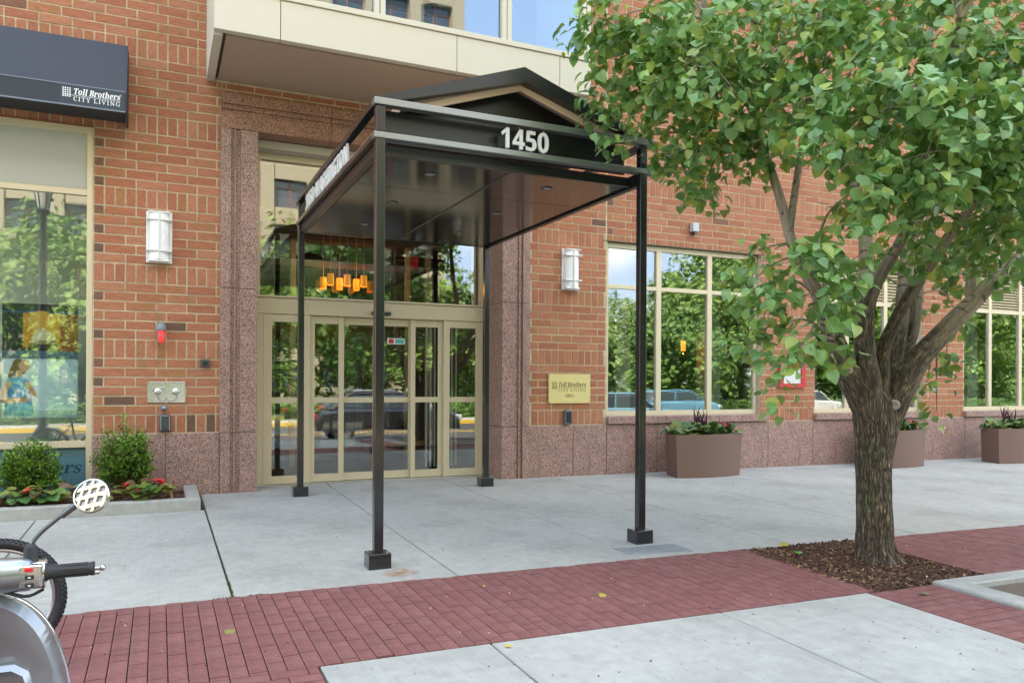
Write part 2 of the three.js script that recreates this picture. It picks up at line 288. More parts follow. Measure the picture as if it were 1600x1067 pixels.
// bay over the entrance
{
  const bay = sub('bay_window', B), x0 = 0.55, x1 = 5.5, z = 1.6, g = 0.004;
  const cuts = [x0, 1.285, 3.5, 5.009, x1];
  for (let k = 0; k < 4; k++) part('fascia_panel', bx(cuts[k] + (k ? g : 0), cuts[k + 1] - (k < 3 ? g : 0), 5.53, 5.995, 1.5, z, 0.004), M.fascia, bay);
  part('side_panel', bx(x0, x0 + 0.1, 5.5, 9, 0.003, 1.499), M.fascia, bay); part('side_panel', bx(x1 - 0.1, x1, 5.5, 9, 0.003, 1.499), M.fascia, bay);
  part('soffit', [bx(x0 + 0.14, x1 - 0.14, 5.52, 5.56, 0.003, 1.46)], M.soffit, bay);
  part('core', [bx(x0 + 0.1, x1 - 0.1, 5.56, 5.6, 0, 1.498), bx(x0, x1, 9, 9.25, 0, 1.62)], M.room, bay);
  part('sill_trim', bx(x0 - 0.005, x1 + 0.005, 6.0, 6.07, 1.46, 1.62, 0.006), M.fascia, bay);
  const mull = [0.55, 2.41, 4.14, 5.36];
  for (const m of mull) { part('mullion', [bx(m, m + 0.065, 6.07, 8.6, 1.5, 1.6, 0.004), bx(m + 0.075, m + 0.14, 6.07, 8.6, 1.5, 1.6, 0.004)], M.fascia, bay); }
  for (let k = 0; k < 3; k++) part('pane', bx(mull[k] + 0.14, mull[k + 1], 6.07, 8.6, 1.53, 1.535), M.paneBlue, bay);
  part('head_panel', bx(x0, x1, 8.6, 9, 1.5, 1.6), M.fascia, bay);
  part('inner_wall', [bx(x0 + 0.1, x1 - 0.1, 5.61, 8.98, 0.01, 0.05)], M.roomDark, bay);
}
// windows on the right
function bigWindow(a, b, verts, louvre, trans) {
  const w = sub('window', B), z0 = -0.16, z1 = -0.09, t = 0.085, y0 = 0.947, y1 = 3.855;
  part('frame', [bx(a, b, y0, y0 + t, z0, z1, 0.004), bx(a, b, y1 - t, y1, z0, z1, 0.004), bx(a, a + t * 0.8, y0 + t, y1 - t, z0, z1, 0.004), bx(b - t * 0.8, b, y0 + t, y1 - t, z0, z1, 0.004),
    ...verts.map((v) => bx(v, v + 0.1, y0 + t, y1 - t, z0, z1 + 0.002, 0.004)), bx(a + t * 0.8, b - t * 0.8, trans, trans + 0.07, z0, z1 - 0.002, 0.004)], M.bronze, w);
  const xs = [a + t * 0.8, ...verts.flatMap((v) => [v, v + 0.1]), b - t * 0.8];
  for (let k = 0; k < xs.length; k += 2) {
    part('pane', bx(xs[k], xs[k + 1], y0 + t, trans, -0.13, -0.125), M.pane, w);
    if (!louvre) part('pane', bx(xs[k], xs[k + 1], trans + 0.07, y1 - t, -0.13, -0.125), M.pane, w);
    else {
      part('louvre_backing', bx(xs[k], xs[k + 1], trans + 0.07, y1 - t, -0.3, -0.25), M.bronzeDark, w);
      for (let y = trans + 0.1; y < y1 - t - 0.02; y += 0.06) { const s = bx(-(xs[k + 1] - xs[k]) / 2, (xs[k + 1] - xs[k]) / 2, -0.004, 0.004, -0.04, 0.04); s.rotateX(0.75); s.translate((xs[k] + xs[k + 1]) / 2, y, -0.14); part('louvre_slat', s, M.bronze, w); }
    }
  }
}
bigWindow(6.77, 10.02, [7.80, 8.89], false, 3.09);
bigWindow(11.37, 14.29, [12.24, 13.3], true, 3.07);
bigWindow(15.61, 18.59, [16.52, 17.55], true, 3.07);
bigWindow(19.91, 22.89, [20.8, 21.85], true, 3.07);
part('lintel', [[6.76, 10.03], [11.36, 14.3], [15.6, 18.6], [19.9, 22.9]].map(([a, b]) => bx(a - 0.1, b + 0.1, 3.858, 3.868, -0.28, 0.004)), M.bronzeDark, B);
// rooms behind the glass
{
  const room = sub('room', B);
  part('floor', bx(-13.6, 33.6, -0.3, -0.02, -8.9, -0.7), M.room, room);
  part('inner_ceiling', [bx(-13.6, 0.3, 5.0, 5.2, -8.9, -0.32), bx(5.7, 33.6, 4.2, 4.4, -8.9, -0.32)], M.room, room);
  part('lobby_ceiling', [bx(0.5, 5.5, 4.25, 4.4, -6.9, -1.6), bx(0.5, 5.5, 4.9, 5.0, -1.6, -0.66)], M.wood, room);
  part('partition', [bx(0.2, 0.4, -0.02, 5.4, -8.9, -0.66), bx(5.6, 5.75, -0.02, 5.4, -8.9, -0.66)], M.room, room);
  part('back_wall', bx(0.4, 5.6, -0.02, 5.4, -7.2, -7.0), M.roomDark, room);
  part('inner_column', [[8.3, -2.2], [9.9, -1.4], [12.9, -1.8], [17.4, -1.2]].map(([x, z]) => bx(x, x + 0.35, -0.02, 4.2, z - 0.3, z)), std([0.30, 0.31, 0.26], 0.8), room);
  const v = sub('inner_vestibule', B);
  part('post', [1.5, 2.1, 4.2, 4.6].map((x) => bx(x, x + 0.09, 0, 4.25, -3.1, -3.0)), M.bronze, v);
  part('beam', [bx(1.4, 4.8, 2.5, 2.62, -3.09, -3.01), bx(1.4, 4.8, 3.55, 3.65, -3.09, -3.01), bx(1.4, 4.8, 4.0, 4.25, -3.2, -2.9)], M.bronzeDark, v);
  part('pane', bx(1.5, 4.6, 0.05, 4.1, -3.056, -3.05), M.pane, v);
  const bl = sub('curtain', B); for (let k = 0; k < 8; k++) part('curtain_strip', bx(4.02 + k * 0.075, 4.02 + k * 0.075 + 0.02 + 0.018 * hash(k, 1, 1), 0.1, 2.4, -1.25, -1.235), M.paper, bl);
}
// sliding entrance doors
{
  const d = sub('sliding_entrance', B), L = [1.352, 2.01, 2.514, 3.03, 3.555, 4.08, 4.755], zs = [-0.5, -0.55, -0.6, -0.6, -0.55, -0.5];
  for (let k = 0; k < 6; k++) {
    const leaf = d, a = L[k], b = L[k + 1], z = zs[k], s = k === 0 || k === 5 ? 0.1 : k === 1 || k === 4 ? 0.075 : 0.055, sl = k === 0 ? 0.12 : s * (k === 2 ? 0.3 : 1), sr = k === 5 ? 0.13 : s * (k === 3 ? 0.3 : 1);
    part('door_leaf', [bx(a, a + sl, 0.02, 2.468, z - 0.05, z, 0.004), bx(b - sr, b, 0.02, 2.468, z - 0.05, z, 0.004), bx(a + sl, b - sr, 2.36, 2.466, z - 0.048, z - 0.003, 0.004), bx(a + sl, b - sr, 1.185, 1.268, z - 0.048, z - 0.003, 0.004), bx(a + sl, b - sr, 0.022, 0.135, z - 0.048, z - 0.003, 0.004)], M.bronze, leaf);
    part('pane', bx(a + sl, b - sr, 0.135, 1.185, z - 0.028, z - 0.022), M.pane, leaf); part('pane', bx(a + sl, b - sr, 1.268, 2.36, z - 0.028, z - 0.022), M.pane, leaf);
  }
  part('header', [bx(1.2, 4.86, 2.473, 2.70, -0.64, -0.49, 0.005), bx(1.2, 4.86, 2.705, 2.735, -0.64, -0.47, 0.004)], M.bronze, d);
  part('jamb', [bx(1.215, 1.35, 0.0, 2.47, -0.64, -0.5, 0.004), bx(4.757, 4.845, 0.0, 2.47, -0.64, -0.5, 0.004)], M.bronze, d);
  part('threshold', bx(1.21, 4.85, -0.1, 0.017, -0.72, -0.42, 0.004), M.steel, d);
  const tr = sub('transom', B);
  part('frame', [bx(1.212, 4.848, 4.68, 4.778, -0.63, -0.52, 0.005), bx(1.212, 1.30, 2.737, 4.68, -0.62, -0.52), bx(4.70, 4.848, 2.737, 4.68, -0.62, -0.52, 0.004), bx(4.60, 4.65, 2.737, 4.68, -0.66, -0.6)], M.bronze, tr);
  part('pane', bx(1.30, 4.70, 2.737, 4.68, -0.585, -0.58), M.pane, tr);
}
// shop window at the left with its lower panel
{
  const w = sub('shop_window', B), z0 = -0.1, z1 = -0.02;
  part('frame', [bx(-6, -0.772, 4.6, 4.684, z0, z1, 0.004), bx(-0.84, -0.772, -0.2, 4.6, z0, z1, 0.004), bx(-6, -0.84, 3.825, 3.895, z0, z1 - 0.002, 0.004), bx(-6, -0.84, 0.66, 0.742, z0, z1 - 0.002, 0.004), bx(-2.6, -2.53, -0.2, 4.6, z0, z1 - 0.004)], M.bronze, w);
  part('spandrel_panel', bx(-6, -0.84, 3.895, 4.6, -0.08, -0.065), M.spandrel, w);
  part('pane', bx(-6, -0.84, 0.742, 3.825, -0.065, -0.06), M.pane, w);
  part('lintel', bx(-6, -0.765, 4.686, 4.697, -0.2, 0.012), std([0.25, 0.09, 0.04], 0.7), w);
  part('kick_panel', bx(-6, -0.84, -0.3, 0.66, -0.08, -0.06), M.teal, w);
  const t = canvasTex(1024, 360, (c, W, H) => { c.fillStyle = '#527883'; c.fillRect(0, 0, W, H); c.fillStyle = '#23434f'; c.font = 'italic bold 150px serif'; c.textAlign = 'right'; c.fillText('Toll Brothers', W - 30, 150); c.font = '118px serif'; c.fillStyle = '#3f6470'; c.fillText('CITY LIVING', W - 10, 320); });
  part('window_lettering', new THREE.PlaneGeometry(1.35, 0.475).translate(-1.53, 0.30, -0.0565), std(0xffffff, 0.35, { map: t }), w);
  part('back_partition', bx(-6, -0.6, -0.02, 5, -1.3, -1.2), std([0.55, 0.56, 0.55], 0.8), w);
}

// ------------------------------------------------------------------ ground and pavements
struct('ground', (() => { const g = new THREE.PlaneGeometry(900, 900); g.rotateX(-Math.PI / 2); g.translate(0, -0.5, 0); return uvm(g); })(), M.lawn);
const edgeZ = (x) => 5.06 + Math.max(0, x - 0.6) * 0.036, frontZ = (x) => 6.65 + (x - 0.83) * 0.026;
{
  struct('bedding', drape((() => { const g = new THREE.PlaneGeometry(40, 11.4, 60, 8); g.rotateX(-Math.PI / 2); g.translate(8, -0.035, 4.55); return uvm(g); })()), M.joint);
  const s = struct('sidewalk'), g = 0.006;
  const xs = [-6.2, -4.6, -2.9, -1.22, 0.5, 2.24, 3.98, 5.72, 7.42, 8.98, 10.7, 12.4, 14.1, 15.8, 17.5, 19.2, 22, 26];
  for (let i = 0; i < xs.length - 1; i++) {
    const a = xs[i] + (xs[i] === 0.5 ? 0.009 : g), b = xs[i + 1] - (xs[i + 1] === 0.5 ? 0.009 : g), zt = xs[i] < 0.4 ? 1.25 : -0.75;
    part('slab', drape(slabGeo([[a, zt], [b, zt], [b, 3.181], [a, 3.181]], -0.12, 0)), M.concrete, s);
    part('slab', drape(slabGeo([[a, 3.199], [b, 3.199], [b, edgeZ(b) - 0.006], [a, edgeZ(a) - 0.006]], -0.12, 0)), M.concrete, s);
  }
  const f = struct('front_sidewalk'), fx = [0.83, 1.868, 3.6, 4.985];
  for (let i = 0; i < 3; i++) { const a = fx[i] + (i ? g : 0.006), b = fx[i + 1] - (i < 2 ? g : 0.006); part('slab', drape(slabGeo([[a, frontZ(a) + 0.008], [b, frontZ(b) + 0.008], [b, 9.9], [a, 9.9]], -0.12, 0.002)), M.concreteFront, f); }
  // brick paving
  const pv = struct('brick_paving'), R = rng(8), list = [], W = 0.1016, L = 0.2032, j = 0.0062;
  const addP = (x0, x1, z0, z1) => { if (x1 - x0 > 0.02 && z1 - z0 > 0.02) list.push([x0, x1, z0, z1]); };
  for (let x = -3.1; x < 24; x += W) {
    const xe = x + W, z0 = edgeZ(x), z1 = x < 0.8 ? 6.65 : x < 5.1 ? frontZ(x) : 6.76;
    if (x > 5.06 && x < 6.42) continue;                               // the tree pit
    for (let z = z0 - R() * L; z < z1 - 0.01;) { const len = R() < 0.16 ? W : L; addP(x + j / 2, xe - j / 2, Math.max(z, z0) + j / 2, Math.min(z + len, z1) - j / 2); z += len; }
  }
  for (let z = 6.65, r = 0; z < 9.8; z += W, r++) for (let x = -3.1 - (r % 2) * W - R() * 0.02; x < 0.82; x += L) addP(x + j / 2, Math.min(x + L, 0.822) - j / 2, z + j / 2, z + W - j / 2);
  for (let z = 6.78, r = 0; z < 9.8; z += W, r++) for (let x = 4.99 - (r % 2) * W; x < 5.7; x += L) addP(Math.max(x, 4.99) + j / 2, Math.min(x + L, 5.7) - j / 2, z + j / 2, z + W - j / 2);
  const vis = ([a, b, z0, z1]) => { const x = (a + b) / 2, z = (z0 + z1) / 2, d = 11.1 - z; return x / d < -0.16 || z > 8.1 - 0 || x / d > 1.5 || (z > 7.4 && x < 0.5) ? 1e9 : x * x + d * d; };
  list.sort((p, q) => vis(p) - vis(q));
  const unit = new THREE.BoxGeometry(1, 1, 1), o = new THREE.Object3D();
  const place = (o, [a, b, z0, z1], h) => { const x = (a + b) / 2, z = (z0 + z1) / 2; o.position.set(x, gy(x, z) - 0.03 + h, z); o.rotation.set(0.016 + (R() - 0.5) * 0.012, 0, (x > 5 ? -0.006 : 0) + (R() - 0.5) * 0.012); o.scale.set(b - a, 0.06, z1 - z0); };
  list.slice(0, 300).forEach((p, i) => { const m = new THREE.Mesh(unit, paveMats[Math.floor(R() * 6)]); m.name = 'paver'; place(m, p, (R() - 0.5) * 0.003); pv.add(shade(m)); });
  const rest = list.slice(300), im = new THREE.InstancedMesh(unit, std(0xffffff, 0.85, { map: paveTex }), rest.length); im.name = 'paver_field'; im.userData.kind = 'stuff';
  rest.forEach((p, i) => { place(o, p, (R() - 0.5) * 0.003); o.updateMatrix(); im.setMatrixAt(i, o.matrix); im.setColorAt(i, lin(...PAVE[Math.floor(R() * 6)])); }); pv.add(shade(im));
  console.log('pavers', list.length);
  // kerb round the planted pit at the right
  const k = struct('pit_kerb');
  part('kerb_stone', drape(slabGeo([[5.71, 6.77], [9.5, 6.86], [9.5, 7.02], [5.95, 6.94], [5.95, 9.8], [5.71, 9.8]], -0.15, 0.03, 0.014)), M.concrete, k);
  struct('pit_soil', drape((() => { const g = new THREE.PlaneGeometry(3.4, 2.7, 8, 8); g.rotateX(-Math.PI / 2); g.translate(7.67, -0.02, 8.3); return uvm(g); })()), std([0.13, 0.10, 0.07], 1));
  struct('kerb', (() => { const g = bx(-60, 80, -0.5, -0.155, 9.9, 10.1, 0.02); return g; })(), M.concrete);
  struct('road', bx(-150, 150, -0.6, -0.31, 10.1, 20), M.asphalt);
  struct('road_marking', [14.9, 15.15].map((z) => bx(-100, 100, -0.31, -0.304, z, z + 0.1)).reduce((a, b) => merge([a, b])), M.yellow);
  struct('far_kerb', merge([bx(-100, 100, -0.5, -0.16, 20, 20.2)]), M.yellow);
  struct('far_sidewalk', bx(-150, 150, -0.5, -0.165, 20.2, 22.4), M.concrete);
  struct('lawn', (() => { const g = new THREE.PlaneGeometry(200, 60); g.rotateX(-Math.PI / 2); g.translate(10, -0.17, 52.4); return uvm(g); })(), M.lawn);
  struct('side_ground', [bx(-60, -6.21, -0.5, -0.02, -0.5, 9.9), bx(26, 80, -0.5, -0.2, -0.5, 9.9)].reduce((a, b) => merge([a, b])), M.concrete);
}
// utility cover in the walk
tag(part('pavement_cover', drape(slabGeo([[3.93, 4.76], [4.62, 4.79], [4.60, 5.12], [3.95, 5.01]], -0.05, 0.006)), std([0.38, 0.40, 0.40], 0.8, { map: paveTex }), scene), 'flat grey rectangular pavement cover beside the right front canopy post', 'pavement cover');

// ------------------------------------------------------------------ entrance canopy
const text = (s, size, depth) => { const g = new TextGeometry(s, { font, size, depth, curveSegments: 6, bevelEnabled: false }); g.computeBoundingBox(); return g; };
{
  const c = thing('entrance_canopy', 'black steel entrance canopy on four posts with gabled front reading 1450', 'canopy', [3.05, 0, 0]);
  const x0 = 1.64 - 3.05, x1 = 4.46 - 3.05, zf = 4.65, zb = 0.45;
  const px = [-1.35, 1.30], pz = [4.60, 0.58];
  for (const [X, Z] of [[px[0], pz[0]], [px[1], pz[0]], [px[0], pz[1]], [px[1], pz[1]]]) {
    const y = gy(X + 3.05, Z), p = part('post', bx(X - 0.04, X + 0.04, y + 0.12, 3.6, Z - 0.04, Z + 0.04, 0.008), M.black, c);
    part('post_top', bx(X - 0.04, X + 0.04, 3.62, 3.84, Z - 0.04, Z + 0.04, 0.008), M.black, p);
    part('base_box', bx(X - 0.097, X + 0.097, y - 0.01, y + 0.128, Z - 0.09, Z + 0.09, 0.008), M.black, p);
    for (const s of [-1, 1]) part('bolt', (() => { const g = cyl(0.011, 0.011, 0.012, 6); g.translate(X + s * 0.066, y + 0.133, Z + s * 0.058); return g; })(), M.steel, p);
  }
  for (const [a, b, n] of [[3.565, 3.617, 'lower_rail'], [3.848, 3.908, 'upper_rail']]) {
    part(n, bx(x0, x1, a, b, zf - 0.09, zf, 0.006), M.rail, c); part(n, bx(x0 + 0.012, x1 - 0.012, a, b, zb, zb + 0.08, 0.006), M.black, c);
    for (const X of [x0, x1 - 0.08]) part(n, bx(X, X + 0.08, a + 0.002, b - 0.002, zb + 0.082, zf - 0.092, 0.006), M.black, c);
  }
  part('front_fascia', bx(-1.285, 1.17, 3.58, 3.86, 4.46, 4.475), M.blackPlate, c);
  part('side_beam', bx(x0 + 0.05, x0 + 0.11, 3.465, 3.56, 0.53, 4.53), M.blackPlate, c); part('side_beam', bx(x1 - 0.13, x1 - 0.07, 3.465, 3.56, 0.53, 4.53), M.blackPlate, c);
  part('front_beam', bx(-1.3, 1.25, 3.475, 3.563, 4.42, 4.455), M.blackPlate, c); part('rear_beam', bx(-1.3, 1.25, 3.475, 3.563, 0.54, 0.6), M.blackPlate, c);
  // glossy soffit in six panels with recessed joints
  const sx = [-1.28, -0.05, 1.22], sz = [0.61, 2.12, 3.4, 4.41];
  for (let i = 0; i < 2; i++) for (let k = 0; k < 3; k++) part('soffit_panel', bx(sx[i] + (i ? 0.012 : 0), sx[i + 1] - (i ? 0 : 0.012), 3.478, 3.5, sz[k] + (k ? 0.005 : 0), sz[k + 1] - (k < 2 ? 0.005 : 0)), M.gloss, c);
  part('joint_strip', bx(-0.064, -0.036, 3.472, 3.4775, 0.61, 4.41), std([0.10, 0.10, 0.10], 0.35, { metalness: 0.6 }), c);
  part('soffit_backing', bx(-1.28, 1.22, 3.5, 3.54, 0.61, 4.41), M.blackPlate, c);
  for (const X of [2.34 - 3.05, 3.585 - 3.05]) for (const Z of [4.03, 2.73, 1.46]) {
    const d = sub('downlight', c); d.position.set(X, 3.478, Z);
    part('trim_ring', (() => { const g = new THREE.TorusGeometry(0.05, 0.009, 8, 28); g.rotateX(Math.PI / 2); g.translate(0, -0.004, 0); return g; })(), M.darkChrome, d);
    part('lens', (() => { const g = new THREE.SphereGeometry(0.045, 16, 6, 0, Math.PI * 2, Math.PI / 2, Math.PI / 2); g.scale(1, 0.4, 1); g.translate(0, -0.001, 0); return g; })(), std([0.35, 0.35, 0.35], 0.15, { metalness: 1 }), d);
  }
  // gable: rafters, roof sheets, recessed tympanum
  const ap = 4.40, ev = 3.912, hw = 1.40, th = 0.125, hx = hw + 0.01;
  const raf = (s, z0, z1) => { const g = extrude(s > 0 ? [[0, ap], [0, ap - th - 0.01], [hx - 0.22, ev], [hx, ev]] : [[0, ap], [-hx, ev], [-hx + 0.22, ev], [0, ap - th - 0.01]], z1 - z0); g.translate(0, 0, z0); return g; };
  for (const [a, b] of [[4.53, 4.63], [0.5, 0.58]]) for (const s of [-1, 1]) part('rafter', raf(s, a, b), M.blackPlate, c);
  const sl = (ap - ev) / hw, rw = 1.12;
  for (const s of [-1, 1]) part('roof_sheet', (() => { const g = extrude(s > 0 ? [[0, ap - 0.02], [0, ap - 0.115], [rw, ap - 0.115 - rw * sl], [rw, ap - 0.02 - rw * sl]] : [[0, ap - 0.02], [-rw, ap - 0.02 - rw * sl], [-rw, ap - 0.115 - rw * sl], [0, ap - 0.115]], 3.93); g.translate(0, 0, 0.59); return uvm(g); })(), std([0.42, 0.31, 0.23], 0.6), c);
  part('gable_trim', [1, -1].map((q) => { const g = extrude(q > 0 ? [[0, ap - 0.118], [0, ap - 0.185], [rw - 0.16, ap - 0.118 - rw * sl], [rw, ap - 0.118 - rw * sl]] : [[0, ap - 0.118], [-rw, ap - 0.118 - rw * sl], [-rw + 0.16, ap - 0.118 - rw * sl], [0, ap - 0.185]], 0.02); g.translate(0, 0, 4.51); return g; }), std([0.70, 0.50, 0.37], 0.6), c);
  part('tympanum', (() => { const g = extrude([[0, ap - 0.117], [-rw, ap - 0.117 - rw * sl], [-rw, 3.87], [rw, 3.87], [rw, ap - 0.117 - rw * sl]], 0.02); g.translate(0, 0, 4.33); return g; })(), M.blackPlate, c);
  // house number with its hanging rods
  const nums = [['1', 2.81], ['4', 2.935], ['5', 3.06], ['0', 3.185]];
  for (const [s, X] of nums) {
    const g = text(s, 0.185, 0.022); g.scale(0.88, 1, 1); g.translate(X - 3.05, 3.64, 4.6); const n = part('numeral', g, std([0.72, 0.73, 0.70], 0.45), c);
    const cx = X - 3.05 + 0.07; part('hanging_rod', [rod([cx, 3.815, 4.61], [cx, 3.85, 4.61], 0.003), rod([cx, 3.616, 4.61], [cx, 3.65, 4.61], 0.003)], M.steel, n);
  }
  let z = 1.18;
  for (const ch of '1450 WASHINGTON') {
    if (ch === ' ') { z += 0.09; continue; }
    const g = text(ch, 0.185, 0.022), w = g.boundingBox.max.x - g.boundingBox.min.x; g.translate(-g.boundingBox.min.x, 0, 0); g.rotateY(-Math.PI / 2); g.translate(x0 + 0.035, 3.64, z); z += w + 0.022;
    part('side_letter', g, std([0.72, 0.73, 0.70], 0.45), c);
  }
  console.log('letters end', z);
}

// ------------------------------------------------------------------ fixtures on the walls
function logo(c, x, y, s, col) {                       // dot grid, name and line as printed on the sign
  c.fillStyle = col; const d = s * 0.075;
  const fit = (t, px, y2, w, f) => { c.save(); c.font = f; const k = w / c.measureText(t).width; c.translate(px, y2); c.scale(k, 1); c.fillText(t, 0, 0); c.restore(); };
  c.textAlign = 'left';
  for (let i = 0; i < 4; i++) for (let j = 0; j < 5; j++) c.fillRect(x + i * d * 2.1, y + j * d * 2.1 - s * 0.48, d * 1.25, d * 1.25);
  fit('Toll Brothers', x + s * 0.72, y - s * 0.0, s * 3.3, `italic bold ${s * 0.66}px serif`); fit('\u00ae', x + s * 4.03, y - s * 0.36, s * 0.1, `${s * 0.14}px serif`);
  c.fillRect(x, y + s * 0.07, s * 4.05, s * 0.03);
  c.font = `${s * 0.46}px serif`; const t = 'CITY LIVING', tw = [...t].reduce((a, ch) => a + c.measureText(ch).width, 0), sp = (s * 3.3 - tw) / (t.length - 1); let q = x + s * 0.74; for (const ch of t) { c.fillText(ch, q, y + s * 0.5); q += c.measureText(ch).width + sp; }
}
{
  const a = thing('shop_awning', 'dark navy box awning with white lettering above the left shop window', 'awning', [-2.2, 0, 0]);
  const prof = [[0.02, 4.72], [0.65, 4.735], [0.65, 4.965], [0.30, 5.66], [0.02, 5.66]], X0 = -1.8, X1 = 1.81;
  const face = (p, q, z0, z1, t) => { const [za, ya] = p, [zb, yb] = q; const g = extrude([[za, ya], [zb, yb], [zb - t, yb], [za - t, ya]], z1 - z0); g.rotateY(-Math.PI / 2); g.scale(1, 1, 1); g.translate(z1, 0, 0); return g; };
  part('slope_panel', face(prof[2], prof[3], X0, X1, 0.02), M.navy, a);
  part('valance', [bx(X0, X1, 4.735, 4.962, 0.63, 0.65)], M.navy, a);
  part('trim', [bx(X0, X1 + 0.003, 4.722, 4.734, 0.625, 0.655), bx(X0, X1 + 0.003, 4.963, 4.972, 0.632, 0.655)], std([0.2, 0.24, 0.3], 0.5), a);
  part('side_panel', (() => { const g = extrude(prof, 0.015); g.rotateY(-Math.PI / 2); g.translate(X1 + 0.016, 0, 0); return g; })(), M.navy, a);
  part('top_panel', bx(X0, X1, 5.645, 5.66, 0.02, 0.28), M.navy, a);
  part('inner_liner', bx(X0, X1 - 0.02, 4.78, 4.8, 0.02, 0.6), M.roomDark, a);
  const t = canvasTex(1024, 340, (c, W, H) => { c.fillStyle = '#2f3946'; c.fillRect(0, 0, W, H); logo(c, 50, 160, 222, '#f2f3f2'); });
  part('logo_panel', [new THREE.PlaneGeometry(0.69, 0.229).translate(1.81 - 0.346, 4.849, 0.6545)], std(0xffffff, 0.6, { map: t }), a);
}
{
  const s = thing('wall_sconce', 'white box wall lamp with crossing bars on the brick left of the entrance', 'wall lamp', [-0.01, 3.36, 0.004], 'white wall lamps beside the entrance');
  part('back_plate', bx(-0.155, 0.155, -0.335, 0.325, 0, 0.02, 0.006), M.white, s);
  part('shade', (() => { const g = cyl(0.125, 0.125, 0.6, 20); g.scale(1, 1, 0.75); g.translate(0, 0, 0.045); return g; })(), M.opal, s);
  part('end_cap', [bx(-0.13, 0.13, 0.30, 0.315, 0.021, 0.145, 0.004), bx(-0.12, 0.12, -0.325, -0.30, 0.021, 0.13, 0.004)], M.white, s);
  for (const y of [0.2, -0.2]) part('bar', bx(-0.15, 0.15, y, y + 0.022, 0.021, 0.152, 0.004), std([0.72, 0.73, 0.74], 0.35, { metalness: 0.3 }), s);
  part('bar', bx(-0.009, 0.009, -0.3, 0.3, 0.14, 0.157, 0.003), std([0.72, 0.73, 0.74], 0.35, { metalness: 0.3 }), s);
  copy(s, [6.05, 3.335, 0.004], 'white box wall lamp with crossing bars on the brick above the gold plaque');
}
{
  const s = thing('strobe_light', 'small red caged warning lamp with grey cap on the left brick wall', 'warning lamp', [0.02, 2.1, 0.004]);
  part('bracket', [bx(-0.05, 0.05, 0.03, 0.14, 0, 0.04, 0.006), rod([0, 0.09, 0.03], [0, 0.09, 0.1], 0.025)], M.grey, s);
  part('cap', lathe([[0, 0.15], [0.03, 0.145], [0.055, 0.115], [0.062, 0.08], [0.062, 0.05], [0.05, 0.045], [0, 0.045]], 18).translate(0, 0, 0.1), M.grey, s);
  part('lens', lathe([[0, -0.115], [0.025, -0.108], [0.042, -0.075], [0.047, 0.045], [0, 0.045]], 18).translate(0, 0, 0.1), phys([0.75, 0.03, 0.02], 0.15, { emissive: new THREE.Color(0.5, 0.015, 0.008), emissiveIntensity: 0.28 }), s);
  for (let k = 0; k < 6; k++) { const a = k * Math.PI / 3 + 0.3; part('cage_wire', [rod([Math.cos(a) * 0.057, 0.05, 0.1 + Math.sin(a) * 0.057], [Math.cos(a) * 0.052, -0.07, 0.1 + Math.sin(a) * 0.052], 0.004, 0.004, 6), rod([Math.cos(a) * 0.052, -0.07, 0.1 + Math.sin(a) * 0.052], [0, -0.13, 0.1], 0.004, 0.004, 6)], M.grey, s); }
  part('cage_ring', (() => { const g = new THREE.TorusGeometry(0.055, 0.004, 6, 24); g.rotateX(Math.PI / 2); g.translate(0, -0.02, 0.1); return g; })(), M.grey, s);
}
{
  const s = thing('fire_connection', 'chrome plate with two capped fire hose inlets on the left brick wall', 'fire hose connection', [0.088, 1.353, 0.004]);
  part('plate', bx(-0.225, 0.225, -0.137, 0.137, 0, 0.012, 0.003), std([0.66, 0.69, 0.66], 0.2, { metalness: 0.9 }), s);
  for (const x of [-0.105, 0.11]) {
    const k = sub('inlet', s); k.position.set(x, 0.012, 0.012);
    part('cap', (() => { const g = lathe([[0, 0.06], [0.03, 0.055], [0.044, 0.04], [0.047, 0.02], [0.047, 0]], 22); g.rotateX(Math.PI / 2); return g; })(), std([0.8, 0.8, 0.78], 0.22, { metalness: 0.9 }), k);
    for (const a of [0.6, 2.7, 4.8]) part('lug', bx(-0.012, 0.012, -0.012, 0.012, 0.005, 0.04, 0.003).translate(Math.cos(a) * 0.058, Math.sin(a) * 0.058, 0), M.chrome, k);
    part('chain', new THREE.TubeGeometry(new THREE.CatmullRomCurve3([[0, -0.04, 0.05], [0.01, -0.1, 0.02], [-0.02 + (x < 0 ? 0.1 : -0.08), -0.13, 0.01], [(x < 0 ? 0.1 : -0.1), -0.09, 0.004]].map((p) => new THREE.Vector3(...p))), 16, 0.004, 5), M.grey, k);
  }
  part('lettering', [0, 1, 2, 3, 4, 5, 6, 7].map((i) => bx(-0.17 + i * 0.045, -0.14 + i * 0.045, 0.105, 0.118, 0.012, 0.015)), std([0.5, 0.5, 0.5], 0.4, { metalness: 0.7 }), s);
}
